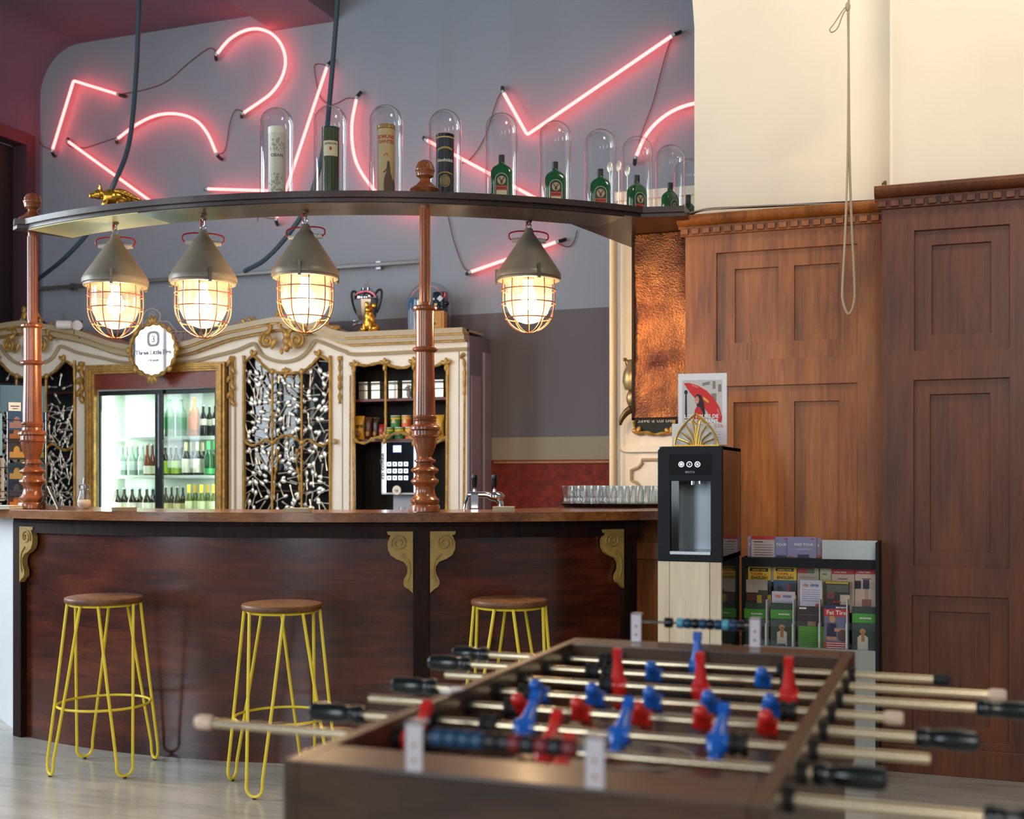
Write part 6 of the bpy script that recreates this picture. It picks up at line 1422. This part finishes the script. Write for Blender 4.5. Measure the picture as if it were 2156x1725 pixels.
leaflet(1735, 1787, 1275, 1367, y3, (110, 110, 140), [(0, 1, 0, .085, (24, 40, 84)), (0, 1, .085, .26, (196, 46, 50)), (0, 1, .84, 1, (186, 50, 46)), (.12, .5, .42, .74, (24, 26, 60)), (.22, .46, .25, .40, (-206, -150, -120)), (.22, .42, .24, .30, (-190, -150, -80)), (.42, .95, .52, .60, (196, 140, 110)), (.1, .5, .72, .80, (190, 136, 110)), (.55, .95, .55, .82, (-90, -60, -50)), (.1, .9, .86, .875, Wt), (.1, .9, .91, .925, Wt), (.1, .9, .96, .975, Wt)], [('BIKE RENTAL', .0085, .72, .062, Wt), ('Fat Tire', .026, .5, .21, Wt)], 'red bike rental leaflet with a smiling cyclist')
leaflet(1794, 1845, 1278, 1370, y3, G, [(0, 1, .16, .37, GB), (.22, .66, .70, 1, (200, 188, 172)), (.24, .64, .64, .82, (-200, -188, -172)), (.32, .56, .50, .63, (-186, -132, -84)), (.38, .52, .56, .80, (160, 110, 70))], [('BIOSPHÄRE', .0095, .56, .28, Wt)], 'green leaflet with a blonde girl seen from behind, at the right end')

# ================================================================= bar stools
def stool_proto():
    t = bpy.data.objects.new('bar_stool', None); C.objects.link(t); t['category'] = 'stool'
    b = B().lathe([(0, .738), (.158, .738), (.165, .741), (.168, .747), (.168, .758), (.165, .763), (.158, .765), (0, .764)], n=48); b.obj('seat', seatw, t, world=False)
    b = B()
    for k in range(4):
        a = PI/2*k; M = Matrix.Rotation(a, 4, 'Z'); b.mx = M
        w1, w2 = .078, .036; r1, r2 = .135, .235
        U = [(r2, w2*math.cos(q_), .045-.036*math.sin(q_)) for q_ in [PI*i/8 for i in range(9)]]
        P = [(r1, w1, .735), (r1+(r2-r1)*.5, (w1+w2)/2, .39), (r2-.002, w2, .08)]+U+[(r2-.002, -w2, .08), (r1+(r2-r1)*.5, -(w1+w2)/2, .39), (r1, -w1, .735)]
        bb = B(); bb.mx = M; bb.tube(P, .0069, 8); lg = bb.obj('leg', yellow, t, world=False)
        b2 = B(); b2.mx = M; b2.cyl(.008, 0, .006, (r2, 0, 0), 10); b2.obj('foot_cap', black, lg, world=False)
    b = B(); r_ = .197; b.tube([(r_*math.cos(2*PI*i/48), r_*math.sin(2*PI*i/48), .29) for i in range(48)], .0058, 8, closed=True); b.obj('foot_ring', yellow, t, world=False)
    b = B(); r_ = .142; b.tube([(r_*math.cos(2*PI*i/40), r_*math.sin(2*PI*i/40), .731) for i in range(40)], .006, 6, closed=True); b.obj('seat_ring', yellow, t, world=False)
    return t
st = stool_proto(); SG = 'yellow bar stools along the bar'
for i, (x, d, rz, lab) in enumerate([(219, 5.24, .38, 'yellow hairpin bar stool with a round wooden seat, nearest the left column'), (594, 4.95, .96, 'yellow hairpin bar stool, its legs crossed by the white rod knob'), (1073, 5.12, .30, 'yellow hairpin bar stool in front of the middle post, half hidden by the table')]):
    p = atd(x, 1000, d); p.z = .0005; r_ = TH-PI/2+.36-.04+rz
    if i == 0: st.location = p; st.rotation_euler.z = r_; st['label'] = lab; st['group'] = SG
    else: dup(st, p, r_, lab, SG)

# ================================================================= football table
fx, fX, fy, fY, fz_ = -.852, -.198, 1.395, 2.725, .90
ft = thing('football_table', 'brown wooden table football game in the foreground', 'football table', ((fx+fX)/2, (fy+fY)/2, 0))
ti, te = .024, .105
for nm, a in (('side_wall', (fx, fx+ti, fy, fY)), ('side_wall', (fX-ti, fX, fy, fY)), ('end_wall', (fx+ti, fX-ti, fy, fy+te)), ('end_wall', (fx+ti, fX-ti, fY-te, fY))):
    b = B(); b.box(a[0], a[1], a[2], a[3], .66, fz_); b.obj(nm, tablew, ft, bevel=.003)
B().box(fx+.02, fX-.02, fy+.02, fY-.02, .52, .66).obj('cabinet', tablew, ft)
fieldm = wood('pitch_wood', (64, 40, 24), (90, 60, 38), (110, 78, 50), .3, .3, (10, 2, 10), 2, .02)
B().box(fx+ti, fX-ti, fy+te, fY-te, .74, .785).obj('pitch', fieldm, ft)
zp = .7855; b = B(); xc, yc = (fx+fX)/2, (fy+fY)/2
def linexy(pts, w_=.006): b.tube([(x, y, zp) for x, y in pts], .0018, 4)
b.tube([(xc+.10*math.cos(2*PI*i/40), yc+.10*math.sin(2*PI*i/40), zp) for i in range(40)], .0022, 4, closed=True)
for s_ in (-1, 1):
    y0 = fy+te if s_ < 0 else fY-te
    b.tube([(xc-.16, y0, zp), (xc-.16, y0-s_*.16, zp), (xc+.16, y0-s_*.16, zp), (xc+.16, y0, zp)], .0022, 4)
    b.tube([(xc+.09*math.cos(a), y0-s_*.16-s_*.07*math.sin(a), zp) for a in [PI*i/16 for i in range(17)]], .0022, 4)
b.tube([(fx+ti, yc, zp), (fX-ti, yc, zp)], .0022, 4)
b.obj('pitch_lines', mat('line_white', (200, 190, 170), .6), ft)
for s_ in (0, 1):
    y = fy+te-.0005 if s_ == 0 else fY-te-.0035
    B().box(xc-.10, xc+.10, y, y+.004, .79, .845).obj('goal_mouth', black, ft)
for k, (x, y) in enumerate(((fx+.02, fy+.03), (fX-.10, fy+.03), (fx+.02, fY-.11), (fX-.10, fY-.11))): B().box(x, x+.08, y, y+.08, 0, .53).obj('leg', tablew, ft, bevel=.004)
blue = mat('player_blue', (24, 96, 190), .3, coat=.2); redp = mat('player_red', (208, 36, 30), .3, coat=.2); rub = mat('black_rubber', (14, 16, 18), .6)
rodm = mat('rod_steel', (250, 232, 196), .26, 1); hand = mat('handle_green_black', (10, 24, 22), .22, coat=.3); knobm = mat('rod_knob', (226, 196, 170), .35)
zr = .868; man_mesh = {}
def Xat(px, Y): a, b_ = ray(px); return a/b_*Y
def man(col):
    b = B(); b.ell((0, -.001, .036), (.0125, .0135, .0150), 14, 10)
    b.lathe([(0, .026), (.012, .024), (.017, .012), (.0165, -.006), (.013, -.022), (.0095, -.045), (.008, -.062), (0, -.062)], n=16, sx=1, sy=.85)
    b.box(-.0085, .0085, -.0085, .0085, -.076, -.058)
    b.mx = Matrix.Rotation(PI/2, 4, 'Y'); b.cyl(.0145, -.017, .017, n=16); b.mx = Matrix.Identity(4)
    b.ell((0, -.013, .002), (.003, .003, .003), 8, 6)
    return b
def rod(i, men, col, phi, lend, rend, lh=None, rh=None, rkn=None, lkn=None, bumps=()):
    Y = 1.55+.1486*(i-1)
    nm = 'rod'; x0, x1 = lend, rend
    b = B(); b.mx = Matrix.Translation((0, Y, zr)) @ Matrix.Rotation(PI/2, 4, 'Y'); b.cyl(.0078, x0, x1, n=14); rd = b.obj('rod', rodm, ft)
    for px in men:
        X = Xat(px, Y); b = man(col); M = Matrix.Translation((X, Y, zr)) @ Matrix.Rotation(phi, 4, 'X'); b.bm.transform(M); b.obj('player', col, rd)
    def hnd(a, c):
        b = B(); b.mx = Matrix.Translation((0, Y, zr)) @ Matrix.Rotation(PI/2, 4, 'Y')
        s_ = 1 if c > a else -1; L_ = abs(c-a)
        b.lathe([(0, a), (.013, a), (.017, a+s_*.008), (.017, a+s_*.02), (.0135, a+s_*.028), (.0165, a+s_*L_*.4), (.018, a+s_*L_*.7), (.0165, a+s_*L_*.95), (.012, a+s_*L_), (0, a+s_*L_)] if s_ > 0 else [(0, a-L_), (.012, a-L_), (.0165, a-L_*.95), (.018, a-L_*.7), (.0165, a-L_*.4), (.0135, a-.028), (.017, a-.02), (.017, a-.008), (.013, a), (0, a)], n=20)
        b.obj('handle', hand, rd)
    if lh: hnd(lh[1], lh[0])
    if rh: hnd(rh[0], rh[1])
    for kn in (rkn, lkn):
        if kn is None: continue
        x, m_ = kn; b = B(); b.mx = Matrix.Translation((x, Y, zr)) @ Matrix.Rotation(PI/2, 4, 'Y'); b.lathe([(0, -.016), (.010, -.016), (.0125, -.010), (.0125, .010), (.010, .016), (0, .016)], n=16); b.obj('end_cap', m_, rd)
    for px in bumps:
        X = Xat(px, Y); b = B(); b.mx = Matrix.Translation((X, Y, zr)) @ Matrix.Rotation(PI/2, 4, 'Y')
        b.lathe([(.0075, -.014), (.019, -.013), (.019, -.006), (.015, -.004), (.015, .004), (.019, .006), (.019, .013), (.0075, .014)], n=18); b.obj('bumper', rub, rd)
    for X in (fx-.004, fx+ti+.004, fX-ti-.004, fX+.004):
        b = B(); b.mx = Matrix.Translation((X, Y, zr)) @ Matrix.Rotation(PI/2, 4, 'Y'); b.lathe([(.008, -.006), (.017, -.006), (.017, .006), (.008, .006)], n=16); b.obj('bearing', rub, rd)
Yo = lambda i: 1.55+.1486*(i-1)
def Xr(px, i): return Xat(px, Yo(i))
rod(8, (1468,), blue, R(178), Xr(990, 8), Xr(1985, 8), lh=(Xr(955, 8), Xr(1030, 8)), rkn=(Xr(1982, 8), rub), bumps=(1276, 1292, 1650))
rod(7, (1378, 1608), blue, R(52), Xr(950, 7), Xr(2100, 7), lh=(Xr(905, 7), Xr(993, 7)), rkn=(Xr(2100, 7), knobm), bumps=(1248, 1282, 1658))
rod(6, (1302, 1476, 1662), redp, R(186), Xr(1050, 6)-.12, Xr(2060, 6), rh=(Xr(2055, 6), Xr(2055, 6)+.125), bumps=(1278,))
rod(5, (1138, 1256, 1376, 1497, 1626), blue, R(52), Xr(900, 5), Xr(1885, 5), lh=(Xr(828, 5), Xr(922, 5)), rkn=(Xr(1882, 5), knobm), bumps=(1108, 1660))
rod(4, (1102, 1226, 1352, 1482, 1618), redp, R(52), Xr(880, 4)-.1, Xr(1935, 4), rh=(Xr(1928, 4), Xr(2062, 4)), bumps=(1080,))
rod(3, (1106, 1306, 1512), blue, R(128), Xr(700, 3), Xr(1958, 3), lh=(Xr(655, 3), Xr(768, 3)), bumps=(1030, 1555))
rod(2, (870, 1150), redp, R(128), Xr(432, 2), Xr(1720, 2), rh=(Xr(1712, 2), Xr(1868, 2)), lkn=(Xr(432, 2), knobm), bumps=(905,))
rod(1, (1175,), redp, R(128), fx-.06, Xr(2080, 1), rh=(Xr(2070, 1), Xr(2070, 1)+.12), bumps=(1120, 1240))
# score counters on the end walls
def scorer(xa_, xb_, Y, zt2, beads, label):
    brk = mat('bracket_aluminium', (206, 200, 204), .4, .5)
    for X in (xa_, xb_):
        b = B(); b.box(X-.012, X+.012, Y-.013, Y-.009, .9005, zt2); b.box(X-.012, X+.012, Y-.013, Y+.012, zt2-.004, zt2)
        k_ = b.obj('counter_bracket', brk, ft, bevel=.001)
        b = B()
        for dz in (.03, .05): b.ell((X, Y-.0135, zt2-dz), (.003, .0015, .003), 8, 6)
        b.obj('screw', mat('screw_brown', (150, 110, 96), .5), k_)
    b = B(); b.mx = Matrix.Translation((0, Y, zt2-.02)) @ Matrix.Rotation(PI/2, 4, 'Y'); b.cyl(.0028, xa_, xb_, n=10); r_ = b.obj('counter_rod', chrome, ft)
    for X, wd_, m_ in beads:
        b = B(); b.mx = Matrix.Translation((X, Y, zt2-.02)) @ Matrix.Rotation(PI/2, 4, 'Y')
        b.lathe([(.003, -wd_/2), (.0115, -wd_/2+.001), (.0125, 0), (.0115, wd_/2-.001), (.003, wd_/2)], n=16); b.obj('counter_bead', m_, r_)
bk = mat('bead_blue', (16, 62, 96), .3); bb_ = mat('bead_black', (12, 16, 20), .3); bt_ = mat('bead_teal', (84, 160, 186), .25)
Yf = fY-.012; xa2, xb2 = Xat(1342, Yf), Xat(1591, Yf)
scorer(xa2, xb2, Yf, .967, [(Xat(1408, Yf), .02, bb_)]+[(Xat(1432+k*16, Yf), .0165, bt_ if k in (0, 6) else (bk if k % 2 else bb_)) for k in range(9)], '')
Yn = fy+.012; xa3, xb3 = Xat(880, Yn), Xat(1258, Yn)
scorer(xa3, xb3, Yn, .965, [(xa3+.03+k*.0185, .0175, bk if k < 4 else bb_) for k in range(6)]+[(xb3-.035-k*.0185, .0175, bb_ if k % 2 else mat('bead_red', (110, 20, 24), .3)) for k in range(5)], '')
tag(B().box(-.02, .02, -.012, .012, 0, .004).obj('paper_scrap', paper), 'torn scrap of white paper on the left rail of the football table', 'paper')
o = bpy.data.objects['paper_scrap']; o.location = (fx+.012, 1.95, fz_+.0005); o.rotation_euler.z = 1.3
